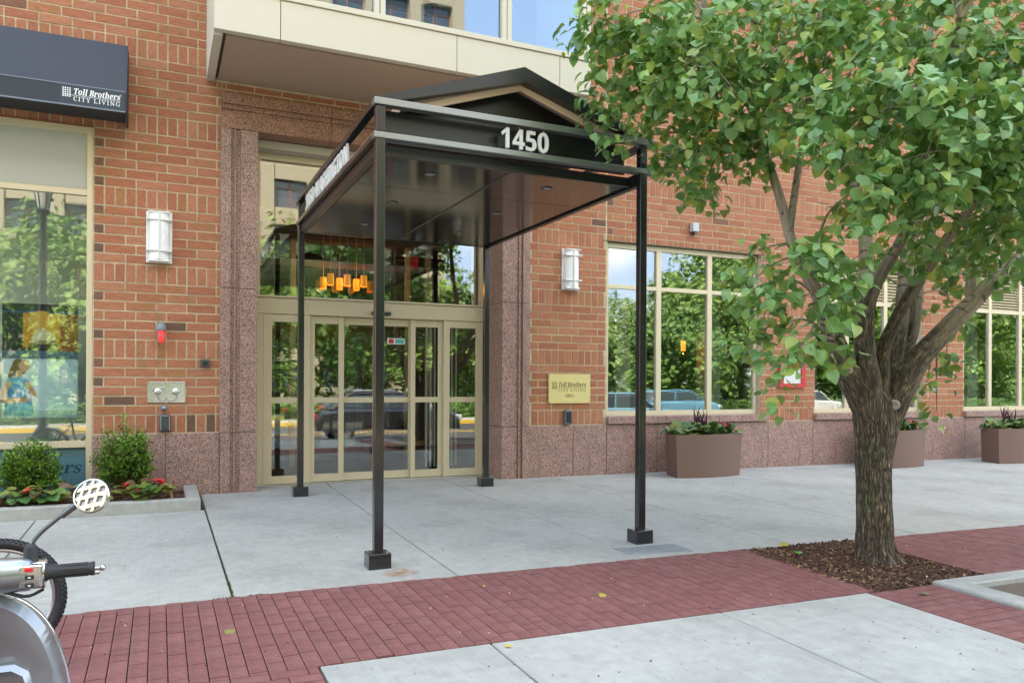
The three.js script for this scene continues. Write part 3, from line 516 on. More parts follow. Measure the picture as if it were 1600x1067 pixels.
{
  const s = thing('drain_bell', 'small grey round bell fitting under the fire connection plate', 'bell fitting', [0.058, 1.15, 0.004]);
  part('flange', (() => { const g = cyl(0.043, 0.043, 0.016, 20); g.rotateX(Math.PI / 2); g.translate(0, 0, 0.008); return g; })(), M.grey, s);
  part('dome', (() => { const g = new THREE.SphereGeometry(0.032, 18, 10); g.translate(0, -0.004, 0.03); return g; })(), std([0.3, 0.33, 0.37], 0.3, { metalness: 0.7 }), s);
  const b = thing('key_box', 'dark grey wall box with green tinted face under the round bell', 'key box', [0.07, 0.955, 0.004]);
  part('housing', bx(-0.066, 0.066, -0.11, 0.11, 0, 0.07, 0.02), M.darkGrey, b); part('face', bx(-0.04, 0.04, -0.075, 0.075, 0.066, 0.074, 0.006), phys([0.04, 0.055, 0.045], 0.15), b);
  part('rim', [bx(-0.058, 0.058, 0.085, 0.098, 0.066, 0.082, 0.004), bx(-0.058, -0.044, -0.095, 0.085, 0.066, 0.08, 0.004), bx(0.044, 0.058, -0.095, 0.085, 0.066, 0.08, 0.004)], M.grey, b);
  const q = thing('junction_box', 'small black wall box near the left granite pilaster', 'wall box', [0.55, 1.735, 0.004]);
  part('housing', bx(-0.06, 0.06, -0.05, 0.05, 0, 0.05, 0.01), M.darkGrey, q); part('cover', bx(-0.03, 0.03, -0.025, 0.025, 0.05, 0.056, 0.004), M.black, q);
  const r = thing('card_reader', 'slim dark grey card reader on the bricks below the gold plaque', 'card reader', [6.01, 0.95, 0.004]);
  part('housing', bx(-0.065, 0.065, -0.12, 0.115, 0, 0.06, 0.018), std([0.12, 0.14, 0.17], 0.4), r); part('face', bx(-0.045, 0.05, -0.09, 0.085, 0.056, 0.064, 0.006), phys([0.02, 0.02, 0.025], 0.2), r);
  const f = thing('photo_sensor', 'small pale grey sensor box on the brick above the first window', 'sensor', [8.49, 4.19, 0.004]);
  part('housing', bx(-0.065, 0.065, -0.05, 0.1, 0, 0.1, 0.012), std([0.5, 0.53, 0.56], 0.5), f); part('eye', lathe([[0, -0.09], [0.025, -0.08], [0.03, -0.05], [0.05, -0.05]], 14).translate(-0.02, -0.03, 0.05), M.darkGrey, f); part('bracket', rod([0, -0.08, 0], [-0.02, -0.05, 0.05], 0.014), M.darkGrey, f);
}
{
  const p = thing('wall_plaque', 'gold wall plaque with black printed lettering and the year 2011', 'plaque', [6.045, 1.405, 0.006]);
  part('plate', bx(-0.385, 0.385, -0.237, 0.237, 0, 0.02, 0.005), std([0.62, 0.52, 0.22], 0.38, { metalness: 0.35 }), p);
  const t = canvasTex(1024, 630, (c, W, H) => { c.fillStyle = '#d8c887'; c.fillRect(0, 0, W, H); logo(c, 70, 270, 212, '#2b2a22'); c.textAlign = 'center'; c.font = 'bold 92px serif'; c.fillText('- 2011 -', W / 2, 500); });
  part('print', new THREE.PlaneGeometry(0.75, 0.46).translate(0, 0, 0.0235), std(0xffffff, 0.4, { map: t, metalness: 0.2 }), p);
  for (const [x, y] of [[-0.36, 0.21], [0.36, 0.21], [-0.36, -0.21], [0.36, -0.21]]) part('screw', cyl(0.008, 0.008, 0.006, 10).rotateX(Math.PI / 2).translate(x, y, 0.026), M.steel, p);
  const n = thing('notice_board', 'red framed white notice on the brick pier between the windows', 'notice', [10.77, 1.66, 0.006]);
  part('frame', [bx(-0.32, 0.32, -0.23, -0.15, 0, 0.04, 0.005), bx(-0.32, 0.32, 0.15, 0.23, 0, 0.04, 0.005), bx(-0.32, -0.22, -0.15, 0.15, 0, 0.04, 0.005), bx(0.22, 0.32, -0.15, 0.15, 0, 0.04, 0.005)], M.red, n);
  const u = canvasTex(256, 192, (c, W, H) => { c.fillStyle = '#cfd6d4'; c.fillRect(0, 0, W, H); c.fillStyle = '#7d8a8c'; for (let i = 0; i < 7; i++) c.fillRect(30, 24 + i * 22, 120 + ((i * 53) % 80), 8); });
  part('sheet', bx(-0.22, 0.22, -0.15, 0.15, 0.005, 0.012), std(0xffffff, 0.5, { map: u }), n);
  const m = thing('motion_sensor', 'black motion sensor bar on the header above the sliding doors', 'sensor', [3.06, 2.535, -0.487]);
  part('housing', bx(-0.15, 0.15, -0.03, 0.03, 0, 0.06, 0.015), M.darkGrey, m); part('eye', bx(-0.1, 0.1, -0.02, 0.0, 0.055, 0.066, 0.005), M.black, m);
  const d = thing('door_sticker', 'small red and teal sticker on the glass of the middle door leaf', 'sticker', [3.34, 2.13, -0.617]);
  part('sheet', bx(-0.14, 0.14, -0.045, 0.045, 0, 0.002), M.paper, d); part('red_panel', bx(-0.12, -0.04, -0.035, 0.035, 0.002, 0.003), M.red, d); part('teal_panel', bx(-0.02, 0.12, -0.035, 0.035, 0.002, 0.003), std([0.1, 0.4, 0.38], 0.5), d);
}
// posters behind the shop window
{
  const a = canvasTex(820, 740, (c, W, H) => {
    const g = c.createLinearGradient(0, 0, W, 0); g.addColorStop(0, '#dfeaf0'); g.addColorStop(1, '#a9cbd9'); c.fillStyle = g; c.fillRect(0, 0, W, H);
    for (let i = 0; i < 60; i++) { c.fillStyle = `rgba(${200 + (i * 37) % 55},${225 + (i * 13) % 30},${230 + (i * 7) % 25},.18)`; c.beginPath(); c.arc((i * 131) % W, (i * 197) % H, 50 + (i * 29) % 90, 0, 7); c.fill(); }
    c.save(); c.translate(-60, -60); c.scale(1.22, 1.22); c.fillStyle = '#7a5a35'; c.beginPath(); c.ellipse(200, 130, 60, 85, -0.3, 0, 7); c.fill(); c.beginPath(); c.moveTo(150, 90); c.quadraticCurveTo(70, 220, 130, 330); c.quadraticCurveTo(190, 260, 190, 120); c.fill();
    c.fillStyle = '#d9a583'; c.beginPath(); c.ellipse(245, 120, 48, 62, 0.25, 0, 7); c.fill(); c.fillRect(170, 170, 56, 70);
    { const g = c.createLinearGradient(80, 0, 320, 0); g.addColorStop(0, '#2f7fb4'); g.addColorStop(0.6, '#5fb0dc'); g.addColorStop(1, '#3c8fc4'); c.fillStyle = g; } c.beginPath(); c.moveTo(90, 260); c.quadraticCurveTo(200, 200, 290, 280); c.lineTo(330, 640); c.lineTo(70, 640); c.closePath(); c.fill();
    c.strokeStyle = '#d39c78'; c.lineWidth = 46; c.lineCap = 'round'; c.beginPath(); c.moveTo(110, 300); c.lineTo(30, 480); c.lineTo(270, 470); c.stroke(); c.beginPath(); c.moveTo(270, 300); c.lineTo(330, 420); c.stroke();
    c.restore(); c.fillStyle = 'rgba(255,255,255,.75)'; c.fillRect(560, 100, 60, 190); c.fillRect(640, 130, 60, 170); c.fillStyle = 'rgba(150,175,160,.5)'; c.fillRect(0, 650, W, 90);
  });
  tag(part('window_poster', bx(-1.78, -0.955, 1.03, 1.765, -0.31, -0.30), std(0xffffff, 0.6, { map: (a.wrapS = a.wrapT = THREE.ClampToEdgeWrapping, a) }), scene), 'pale blue poster of a runner in a blue top behind the shop window', 'poster');
  const q = canvasTex(820, 720, (c, W, H) => {
    c.fillStyle = '#151a26'; c.fillRect(0, 0, W, H); c.fillStyle = '#22427c'; c.fillRect(0, 96, W, 26); c.fillStyle = '#8a3a12'; c.fillRect(620, 122, 200, 500); c.fillStyle = '#c98a22'; c.fillRect(220, 122, 400, 460); c.fillStyle = '#dba63a'; c.beginPath(); c.arc(420, 240, 150, 0, 7); c.fill();
    c.fillStyle = '#4a6a80'; c.fillRect(0, 620, W, 100); c.fillStyle = '#d8cc9a'; c.beginPath(); c.ellipse(440, 480, 130, 140, 0, Math.PI, 0); c.fill(); c.fillStyle = '#8f8a6a'; c.fillRect(300, 480, 280, 44); c.fillStyle = '#2b2822'; c.fillRect(280, 530, 320, 60); c.fillStyle = '#efe6c0'; c.beginPath(); c.arc(440, 330, 18, 0, 7); c.fill(); c.fillStyle = '#f4f0d8'; c.beginPath(); c.ellipse(400, 420, 20, 50, 0.4, 0, 7); c.fill();
  });
  tag(part('window_poster', bx(-1.78, -0.955, 1.775, 2.46, -0.31, -0.30), std(0xffffff, 0.6, { map: q }), scene), 'dark poster of a golden desk bell behind the shop window', 'poster');
  for (const g of scene.children.filter((o) => o.name.startsWith('window_poster'))) { g.name = numbered('window_poster'); const b = g.geometry.boundingBox ?? (g.geometry.computeBoundingBox(), g.geometry.boundingBox), p = g.geometry.attributes.position, uv = g.geometry.attributes.uv; for (let i = 0; i < p.count; i++) uv.setXY(i, (p.getX(i) - b.min.x) / (b.max.x - b.min.x), (p.getY(i) - b.min.y) / (b.max.y - b.min.y)); }
}
// lobby: hanging lamps, bench, exit sign
{
  const xs = [2.74, 3.03, 3.33, 3.62];
  const mk = (x, y, z, which) => {
    const l = thing('pendant_lamp', `${which} amber cylinder pendant lamp in the lobby behind the transom`, 'pendant lamp', [x, y, z], 'amber pendant lamps in the lobby');
    part('shade', cyl(0.058, 0.058, 0.2, 16, true), phys([0.75, 0.36, 0.04], 0.5, { emissive: new THREE.Color(1, 0.40, 0.03), emissiveIntensity: 0.11, side: THREE.DoubleSide }), l);
    part('cord', rod([0, 0.1, 0], [0, 4.25 - y, 0], 0.004, 0.004, 5), M.paper, l); part('cap', cyl(0.03, 0.03, 0.03, 10).translate(0, 0.1, 0), M.darkGrey, l);
    const p = new THREE.PointLight(0xffa040, 0.035, 0, 2); p.castShadow = true; l.add(p); return l;
  };
  xs.forEach((x, i) => { mk(x, 3.30, -2.7, `${['leftmost', 'second', 'third', 'rightmost'][i]} of the front row,`); if (x < 3.5) mk(x - 0.1, 3.25, -2.85, `${['leftmost', 'middle', 'rightmost'][i]} of the lower back row,`); });
  const be = thing('lobby_bench', 'light wooden bench inside the lobby behind the right door leaves', 'bench', [4.0, 0, -2.2]);
  part('seat', bx(-0.5, 0.5, 0.38, 0.45, -0.2, 0.2, 0.01), std([0.45, 0.27, 0.11], 0.5), be); for (const s of [-1, 1]) part('leg', bx(s * 0.45 - 0.04, s * 0.45 + 0.04, -0.02, 0.38, -0.18, 0.18), M.darkGrey, be);
  const e = thing('exit_sign', 'small red sign hanging inside the lobby behind the transom', 'sign', [4.32, 3.72, -2.85]); part('face', bx(-0.06, 0.06, -0.11, 0.11, 0, 0.04), phys([0.35, 0.02, 0.02], 0.4, { emissive: new THREE.Color(0.5, 0.01, 0.01), emissiveIntensity: 0.03 }), e); part('hanger', rod([0, 0.11, 0.02], [0, 0.53, 0.02], 0.01), M.darkGrey, e);
  const w = thing('window_lamp', 'amber lamp glowing inside the first tan framed window', 'lamp', [9.5, 2.25, -1.6]); part('shade', cyl(0.05, 0.05, 0.2, 14), phys([0.7, 0.36, 0.05], 0.5, { emissive: new THREE.Color(1, 0.42, 0.04), emissiveIntensity: 0.25 }), w); part('cord', rod([0, 0.1, 0], [0, 1.95, 0], 0.006), M.darkGrey, w);
  const wp = new THREE.PointLight(0xffa040, 0.06, 0, 2); wp.position.set(0, -0.16, 0.0); wp.castShadow = true; w.add(wp);
}

// ------------------------------------------------------------------ plants
function leafGeo(pts, fold, droop) {                    // half outline, mirrored, folded along the rib
  const v = [], idx = []; const n = pts.length;
  pts.forEach(([x, y]) => { const d = -droop * y * y; v.push(0, y, d, x, y, d + x * fold, -x, y, d + x * fold); });
  for (let i = 0; i < n - 1; i++) { const a = i * 3, b = a + 3; idx.push(a, a + 1, b + 1, a, b + 1, b, a, b + 2, a + 2, a, b, b + 2); }
  const g = new THREE.BufferGeometry(); g.setAttribute('position', new THREE.Float32BufferAttribute(v, 3)); g.setIndex(idx); g.computeVertexNormals();
  g.setAttribute('uv', new THREE.Float32BufferAttribute(v.flatMap((q, i) => (i % 3 === 0 ? [v[i] + 0.5, v[i + 1]] : [])), 2)); return g;
}
const broadLeaf = leafGeo([[0.0, -0.02], [0.28, 0.0], [0.46, 0.16], [0.53, 0.38], [0.46, 0.62], [0.28, 0.84], [0.1, 0.96], [0, 1.04]], 0.2, 0.2);
const broadLeaves = [broadLeaf, leafGeo([[0.0, 0.0], [0.25, 0.0], [0.43, 0.15], [0.5, 0.36], [0.43, 0.6], [0.25, 0.84], [0.08, 0.98], [0, 1.06]], 0.32, 0.4), leafGeo([[0.0, 0.02], [0.3, 0.02], [0.48, 0.2], [0.52, 0.42], [0.42, 0.66], [0.24, 0.84], [0.1, 0.92], [0, 0.98]], -0.1, -0.16), leafGeo([[0.0, 0.0], [0.24, 0.02], [0.4, 0.2], [0.45, 0.42], [0.36, 0.68], [0.2, 0.88], [0.07, 1.0], [0, 1.08]], 0.42, 0.3)];
const smallLeaf = leafGeo([[0.02, 0], [0.28, 0.35], [0.22, 0.7], [0, 1]], 0.3, 0.1);
const longLeaf = leafGeo([[0.02, 0], [0.2, 0.25], [0.26, 0.5], [0.17, 0.78], [0, 1]], 0.35, 0.45);
const leafMat = (c = [1, 1, 1], tr = 0.5, r = 0.42) => phys(c, r, { transmission: tr, thickness: 0, ior: 1.45, side: THREE.DoubleSide, specularIntensity: 1 });
const q4 = new THREE.Quaternion(), v3 = new THREE.Vector3(), m4 = new THREE.Matrix4();
function leafPose(pos, tip, up, size) {                 // y axis along tip, z axis near up
  const y = tip.clone().normalize(), x = new THREE.Vector3().crossVectors(y, up).normalize(), z = new THREE.Vector3().crossVectors(x, y);
  return new THREE.Matrix4().makeBasis(x.multiplyScalar(size), y.multiplyScalar(size), z.multiplyScalar(size)).setPosition(pos);
}
function instanced(name, geo, mat, mats, cols, parent) {
  const im = new THREE.InstancedMesh(geo, mat, mats.length); mats.forEach((m, i) => { im.setMatrixAt(i, m); if (cols) im.setColorAt(i, cols[i]); });
  im.name = name; im.userData.kind = 'stuff'; parent.add(im); return shade(im);
}
function sweep(pts, seg = 10, uvScale = 1, rough = 0, seed = 1, steps = 6, vs = 0.9) {   // tapered limb through [x, y, z, r]
  const c = new THREE.CatmullRomCurve3(pts.map((p) => new THREE.Vector3(p[0], p[1], p[2]))), N = (pts.length - 1) * steps, pos = [], uv = [], idx = [];
  let len = 0, prev = null; const ref = new THREE.Vector3(0.3, 0.1, 0.95).normalize();
  for (let i = 0; i <= N; i++) {
    const t = i / N, p = c.getPoint(t), tan = c.getTangent(t), k = Math.min(pts.length - 2, Math.floor(t * (pts.length - 1))), f = t * (pts.length - 1) - k, r = lerp(pts[k][3], pts[k + 1][3], f);
    const a = new THREE.Vector3().crossVectors(tan, ref).normalize(), b = new THREE.Vector3().crossVectors(tan, a).normalize();
    if (prev) len += p.distanceTo(prev); prev = p;
    for (let j = 0; j <= seg; j++) {
      const an = (j / seg) * Math.PI * 2, rr = r * (1 + rough * ((vnoise(Math.cos(an) * 2 + 7, Math.sin(an) * 2 + len * 3, 64, seed) - 0.5) * 1.2 + 0.5 * (vnoise(j * 0.9, len * 9, 64, seed + 1) - 0.5)));
      pos.push(p.x + (a.x * Math.cos(an) + b.x * Math.sin(an)) * rr, p.y + (a.y * Math.cos(an) + b.y * Math.sin(an)) * rr, p.z + (a.z * Math.cos(an) + b.z * Math.sin(an)) * rr);
      uv.push((j / seg) * uvScale, len * vs);
    }
  }
  for (let i = 0; i < N; i++) for (let j = 0; j < seg; j++) { const a = i * (seg + 1) + j, b = a + seg + 1; idx.push(a, a + 1, b, b, a + 1, b + 1); }
  const g = new THREE.BufferGeometry(); g.setAttribute('position', new THREE.Float32BufferAttribute(pos, 3)); g.setAttribute('uv', new THREE.Float32BufferAttribute(uv, 2)); g.setIndex(idx); g.computeVertexNormals(); return g;
}
// the street tree at the right
{
  const T = [5.9, gy(5.9, 6.05), 6.05], tree = thing('street_tree', 'broad leaved street tree with grey forked trunk in the square mulch bed', 'tree', T);
  const rel = (l, k = 1) => l.map(([x, y, z, r]) => [x - T[0], y - T[1], z - T[2], r * k]);
  const trunk = [[5.91, -0.22, 6.05, 0.22], [5.91, -0.13, 6.05, 0.19], [5.905, -0.02, 6.05, 0.166], [5.9, 0.2, 6.05, 0.158], [5.89, 0.5, 6.05, 0.153], [5.885, 0.8, 6.05, 0.153], [5.9, 1.0, 6.05, 0.165], [5.9, 1.2, 6.05, 0.185], [5.9, 1.36, 6.05, 0.165], [5.9, 1.44, 6.05, 0.09]];
  const limbs = [
    [[5.88, 0.98, 6.05, 0.10], [5.72, 1.38, 6.05, 0.138], [5.57, 1.58, 6.05, 0.122], [5.45, 1.9, 6.0, 0.096], [5.34, 2.24, 5.95, 0.074], [5.23, 2.46, 5.9, 0.062], [5.16, 2.73, 5.8, 0.054], [5.12, 3.12, 5.7, 0.049], [5.04, 3.54, 5.6, 0.044], [4.95, 4.19, 5.4, 0.033], [4.7, 4.9, 5.2, 0.022]],
    [[5.86, 1.0, 6.07, 0.10], [5.74, 1.5, 6.12, 0.115], [5.66, 1.84, 6.15, 0.09], [5.63, 2.17, 6.2, 0.07], [5.68, 2.39, 6.25, 0.061], [5.8, 2.62, 6.3, 0.058], [5.81, 2.77, 6.4, 0.052], [5.78, 3.16, 6.6, 0.043], [5.6, 3.62, 6.9, 0.033], [5.55, 4.3, 7.1, 0.022]],
    [[5.93, 1.05, 6.05, 0.10], [5.94, 1.5, 6.06, 0.1], [5.94, 1.82, 6.1, 0.07], [5.97, 2.07, 6.2, 0.063], [6.06, 2.4, 6.35, 0.062], [6.07, 2.58, 6.5, 0.058], [6.17, 2.82, 6.6, 0.049], [6.14, 3.13, 6.9, 0.037], [6.31, 3.9, 7.1, 0.024]],
    [[5.97, 1.05, 6.02, 0.09], [6.25, 1.5, 5.88, 0.1], [6.56, 1.95, 5.75, 0.085], [6.82, 2.47, 5.6, 0.08], [7.0, 2.95, 5.5, 0.072], [7.22, 3.59, 5.4, 0.06], [7.66, 4.66, 5.2, 0.045], [8.0, 5.9, 5.0, 0.025]],
    [[5.98, 1.05, 6.0, 0.09], [6.4, 1.6, 5.84, 0.09], [6.8, 2.0, 5.7, 0.073], [7.01, 2.42, 5.6, 0.068], [7.2, 2.83, 5.5, 0.063], [7.64, 3.45, 5.3, 0.055], [8.3, 4.4, 5.0, 0.043], [8.8, 5.5, 4.8, 0.025]],
    [[5.92, 0.75, 6.06, 0.08], [6.08, 1.32, 6.11, 0.142], [6.28, 1.68, 6.15, 0.123], [6.55, 1.95, 6.2, 0.106], [6.92, 2.27, 6.25, 0.09], [7.23, 2.53, 6.3, 0.079], [7.51, 2.74, 6.35, 0.073], [7.84, 3.1, 6.5, 0.058], [8.28, 3.9, 6.7, 0.03]],
    [[5.92, 1.05, 5.99, 0.09], [6.02, 1.6, 5.82, 0.1], [6.14, 1.99, 5.7, 0.086], [6.33, 2.51, 5.55, 0.082], [6.46, 2.92, 5.45, 0.08], [6.5, 3.4, 5.3, 0.072], [6.38, 3.87, 5.2, 0.063], [6.23, 4.71, 5.0, 0.045], [6.16, 5.8, 4.8, 0.025]],
    [[6.9, 2.25, 6.25, 0.055], [6.98, 2.5, 6.2, 0.05], [7.2, 2.72, 6.15, 0.045], [7.4, 2.98, 6.1, 0.04], [7.6, 3.4, 6.0, 0.025]],
    [[5.13, 2.85, 5.78, 0.04], [5.3, 3.4, 5.7, 0.035], [5.42, 4.1, 5.7, 0.028], [5.6, 5.2, 5.7, 0.015]],
    [[5.04, 3.54, 5.6, 0.03], [4.7, 3.9, 5.6, 0.022], [4.3, 4.15, 5.5, 0.014]],
  ];
  const base = [[6.05, -0.15, 6.17], [5.77, -0.15, 6.12], [5.95, -0.15, 5.87], [5.86, -0.15, 6.24]];
  part('trunk', [sweep(rel(trunk), 28, 2, 0.10, 3, 10), ...base.map(([x, y, z], i) => sweep(rel([[x + (x - 5.9) * 0.6, y - 0.06, z + (z - 6.05) * 0.6, 0.05], [x, y + 0.03, z, 0.075], [lerp(x, 5.9, 0.55), y + 0.3, lerp(z, 6.05, 0.55), 0.05]]), 8, 0.5, 0.15, i))], M.bark, tree);
  limbs.forEach((l, i) => { part('limb', i < 7 ? sweep(rel(l, 0.86), 18, 1, 0.11, i + 11, 8, 1 / 3.2) : sweep(rel(l, 0.86), 12, 1, 0.10, i + 31, 6), i < 7 ? M.stem3 : M.limb, tree); });
  for (const [x, y, z, nx, nz, r] of [[5.945, 1.32, 6.215, -0.7, 0.7, 0.042], [5.485, 1.62, 6.135, -0.75, 0.65, 0.026]]) part('pruning_scar', (() => { const g = lathe([[0, 0.012], [r * 0.35, 0.006], [r * 0.4, 0.02], [r, 0.022], [r * 1.15, 0]], 16); g.rotateX(Math.PI / 2); g.lookAt(new THREE.Vector3(nx, 0, nz)); g.translate(x - T[0], y - T[1], z - T[2]); return g; })(), std([0.33, 0.28, 0.23], 0.9), tree);
  // foliage clumps round the limbs
  const CL = [[3.58, 4.65, 5.2, 0.34], [3.85, 4.37, 5.3, 0.4], [3.78, 4.07, 5.0, 0.26], [4.05, 4.5, 5.5, 0.45], [4.09, 4.04, 5.4, 0.4], [4.32, 3.73, 5.6, 0.33], [4.0, 4.08, 6.0, 0.47], [4.88, 4.67, 5.6, 0.52], [4.62, 3.9, 5.9, 0.44], [4.49, 3.48, 5.2, 0.23], [4.31, 3.6, 5.0, 0.18], [4.64, 3.29, 5.2, 0.13], [4.89, 3.58, 5.6, 0.23], [3.78, 3.68, 5.0, 0.13], [4.8, 4.32, 6.3, 0.40], [4.5, 3.65, 6.6, 0.27], [4.34, 3.18, 7.0, 0.22], [5.04, 4.04, 6.6, 0.40], [4.78, 3.38, 7.0, 0.38], [4.53, 2.84, 7.0, 0.28], [6.19, 4.7, 6.0, 0.53], [4.87, 3.56, 7.2, 0.37], [4.94, 3.09, 7.3, 0.32], [4.87, 2.8, 7.2, 0.2], [5.68, 4.2, 7.0, 0.45], [5.13, 3.4, 7.4, 0.32], [5.56, 3.05, 7.3, 0.2], [5.92, 3.87, 7.2, 0.39], [5.92, 3.35, 7.3, 0.27], [4.97, 2.95, 6.9, 0.15], [4.25, 2.34, 6.8, 0.23], [4.19, 2.07, 6.6, 0.22], [4.39, 2.06, 6.9, 0.21], [4.4, 2.56, 6.2, 0.14], [4.28, 2.31, 6.3, 0.18], [4.22, 1.71, 6.8, 0.16], [4.4, 1.78, 6.9, 0.16], [4.23, 1.45, 6.6, 0.09], [4.16, 1.79, 6.5, 0.15], [4.61, 2.35, 6.9, 0.19], [4.23, 2.49, 7.0, 0.2], [6.62, 2.57, 5.2, 0.23], [6.46, 2.29, 5.3, 0.16], [6.99, 2.93, 5.2, 0.2], [7.06, 2.31, 5.3, 0.12], [7.92, 2.76, 5.4, 0.26], [7.7, 2.9, 5.3, 0.21], [7.45, 1.77, 5.6, 0.15], [6.91, 1.51, 5.8, 0.14], [6.91, 1.23, 5.9, 0.07], [7.35, 2.4, 5.3, 0.12], [8.23, 3.13, 5.4, 0.25], [7.79, 2.19, 5.5, 0.12], [9.05, 3.0, 5.3, 0.22], [8.86, 2.77, 5.2, 0.19], [6.37, 2.75, 7.0, 0.22], [6.3, 2.95, 7.2, 0.26], [5.8, 3.1, 7.4, 0.25], [7.15, 2.55, 6.6, 0.17], [5.65, 3.45, 7.6, 0.28], [6.9, 3.2, 6.9, 0.3], [7.6, 3.6, 6.6, 0.35], [5.4, 3.15, 7.0, 0.22], [6.0, 3.3, 6.9, 0.25], [5.5, 3.75, 6.6, 0.3], [6.5, 3.5, 6.6, 0.3], [5.59, 2.86, 6.8, 0.23], [5.11, 2.97, 6.9, 0.22], [5.62, 3.05, 7.0, 0.25], [6.48, 2.91, 6.7, 0.25], [6.66, 2.75, 6.4, 0.2], [6.66, 2.99, 6.8, 0.25], [4.96, 2.83, 6.8, 0.2], [5.78, 2.65, 6.6, 0.15]];
  const R = rng(77), S = () => R() * 2 - 1;
  for (let i = 0; i < 70; i++) { let a = S(), b = S(), c = S(); const l = Math.hypot(a, b, c); if (l > 1 || l < 0.35) { i--; continue; } const x = 6.3 + a * 3, y = 5.9 + b * 1.9, z = 6.0 + c * 2.9; if (y < 5.0) continue; CL.push([x, y, z, 0.45 + R() * 0.2]); }
  for (let i = 0; i < 16; i++) CL.push([8.2 + R() * 1.3, 3.7 + R() * 1.6, 4.6 + R() * 3, 0.45]);
  const lp = limbs.flatMap((l) => l.slice(3).map((p) => p)), twigs = [], leaves = [];
  CL.forEach(([x, y, z, r], ci) => {
    let best = null, bd = 1e9; for (const p of lp) { const d = Math.hypot(p[0] - x, (p[1] - y) * (p[1] > y ? 1.6 : 1), p[2] - z); if (d < bd) { bd = d; best = p; } }
    const mid = [lerp(best[0], x, 0.5) + S() * 0.08, lerp(best[1], y, 0.5) + 0.12 + bd * 0.05, lerp(best[2], z, 0.5) + S() * 0.08];
    const tr = clamp(0.006 + bd * 0.007, 0.006, 0.022);
    twigs.push(sweep(rel([[best[0], best[1], best[2], tr], [...mid, tr * 0.7], [x, y + r * 0.15, z, 0.004]]), 5, 0.3, 0, ci, 4));
    const n = Math.round(1500 * r * r * (y > 5 ? 0.2 : y < 3 ? 0.95 : 1.3)) + 5, nt = Math.max(3, Math.round(n / 14)), ends = [];
    for (let k = 0; k < nt; k++) { let a, b, c; do { a = S(); b = S(); c = S(); } while (a * a + b * b + c * c > 1); const e = [x + a * r * 1.05, y + b * r * 1.0 - 0.03, z + c * r * 1.05]; ends.push(e); if (k % 2 === 0 && y < 5) twigs.push(sweep(rel([[x, y + r * 0.15, z, 0.004], [lerp(x, e[0], 0.5), lerp(y, e[1], 0.5) + 0.05, lerp(z, e[2], 0.5), 0.003], [...e, 0.0018]]), 4, 0.2, 0, k, 2)); }
    for (let k = 0; k < n; k++) {
      const e = ends[k % nt], s = 0.13, p = new THREE.Vector3(e[0] + S() * s, e[1] + S() * s * 0.9, e[2] + S() * s);
      const out = new THREE.Vector3(p.x - x, p.y - y, p.z - z).normalize(), tip = new THREE.Vector3(out.x * 0.6 + S() * 0.8, -0.55 + S() * 0.65, out.z * 0.6 + S() * 0.8), up = new THREE.Vector3(out.x * 0.5 + S() * 0.7, 0.9, out.z * 0.5 + S() * 0.7).normalize();
      leaves.push([leafPose(new THREE.Vector3(p.x - T[0], p.y - T[1], p.z - T[2]), tip, up, 0.054 + R() * 0.054), p]);
    }
  });
  part('twigs', twigs, M.limb, tree).userData.kind = 'stuff';
  const cols = leaves.map(() => { const t = R(), k = 0.75 + 0.5 * R(); return t < 0.22 ? lin(0.38 * k, 0.48 * k, 0.10 * k) : t < 0.62 ? lin(0.27 * k, 0.45 * k, 0.12 * k) : lin(0.19 * k, 0.36 * k, 0.115 * k); });
  const key = leaves.map(([m, p], i) => { const dx = p.x, dz = 11.1 - p.z, s = dx / dz, yy = (p.y - 1.5) / Math.hypot(dx, dz); return [yy > 0.5 || s > 1.55 ? 1e9 : Math.hypot(dx, dz, p.y - 1.5), i]; }).sort((a, b) => a[0] - b[0]);
  const pal = [[0.36, 0.46, 0.095], [0.27, 0.45, 0.12], [0.23, 0.41, 0.11], [0.19, 0.36, 0.115], [0.16, 0.31, 0.095]].map((c) => leafMat(c));
  const near = new Set(key.slice(0, 300).map((k) => k[1]));
  near.forEach((i) => { const m = new THREE.Mesh(broadLeaves[i % 4], pal[i % 5]); m.name = 'leaf'; leaves[i][0].decompose(m.position, m.quaternion, m.scale); tree.add(shade(m)); });
  const rest = leaves.map((l, i) => i).filter((i) => !near.has(i));
  const crownMat = leafMat(); for (let q = 0; q < 4; q++) { const l = rest.filter((i) => i % 4 === q); instanced('crown', broadLeaves[q], crownMat, l.map((i) => leaves[i][0]), l.map((i) => cols[i]), tree); }
  console.log('leaves', leaves.length);
}
// mulch under the tree
function chips(name, label, cat, n, spot, seed, kind) {
  const R = rng(seed), ms = [], cs = [], g = new THREE.BoxGeometry(1, 1, 1), o = new THREE.Object3D();
  for (let i = 0; i < n; i++) { const [x, y, z] = spot(R); o.position.set(x, y + R() * 0.016, z); o.rotation.set((R() - 0.5) * 0.9, R() * 6.3, (R() - 0.5) * 0.9); o.scale.set(0.018 + R() * 0.04, 0.006, 0.007 + R() * 0.01); o.updateMatrix(); ms.push(o.matrix.clone()); const t = R(), k = 0.6 + R() * 0.8; cs.push(t < 0.1 ? lin(0.32 * k, 0.2 * k, 0.09 * k) : t < 0.6 ? lin(0.11 * k, 0.052 * k, 0.028 * k) : lin(0.06 * k, 0.03 * k, 0.02 * k)); }
  return tag(instanced(name, g, std(0xffffff, 0.95), ms, cs, scene), label, cat);
}
const soilMat = std([0.055, 0.032, 0.02], 1);
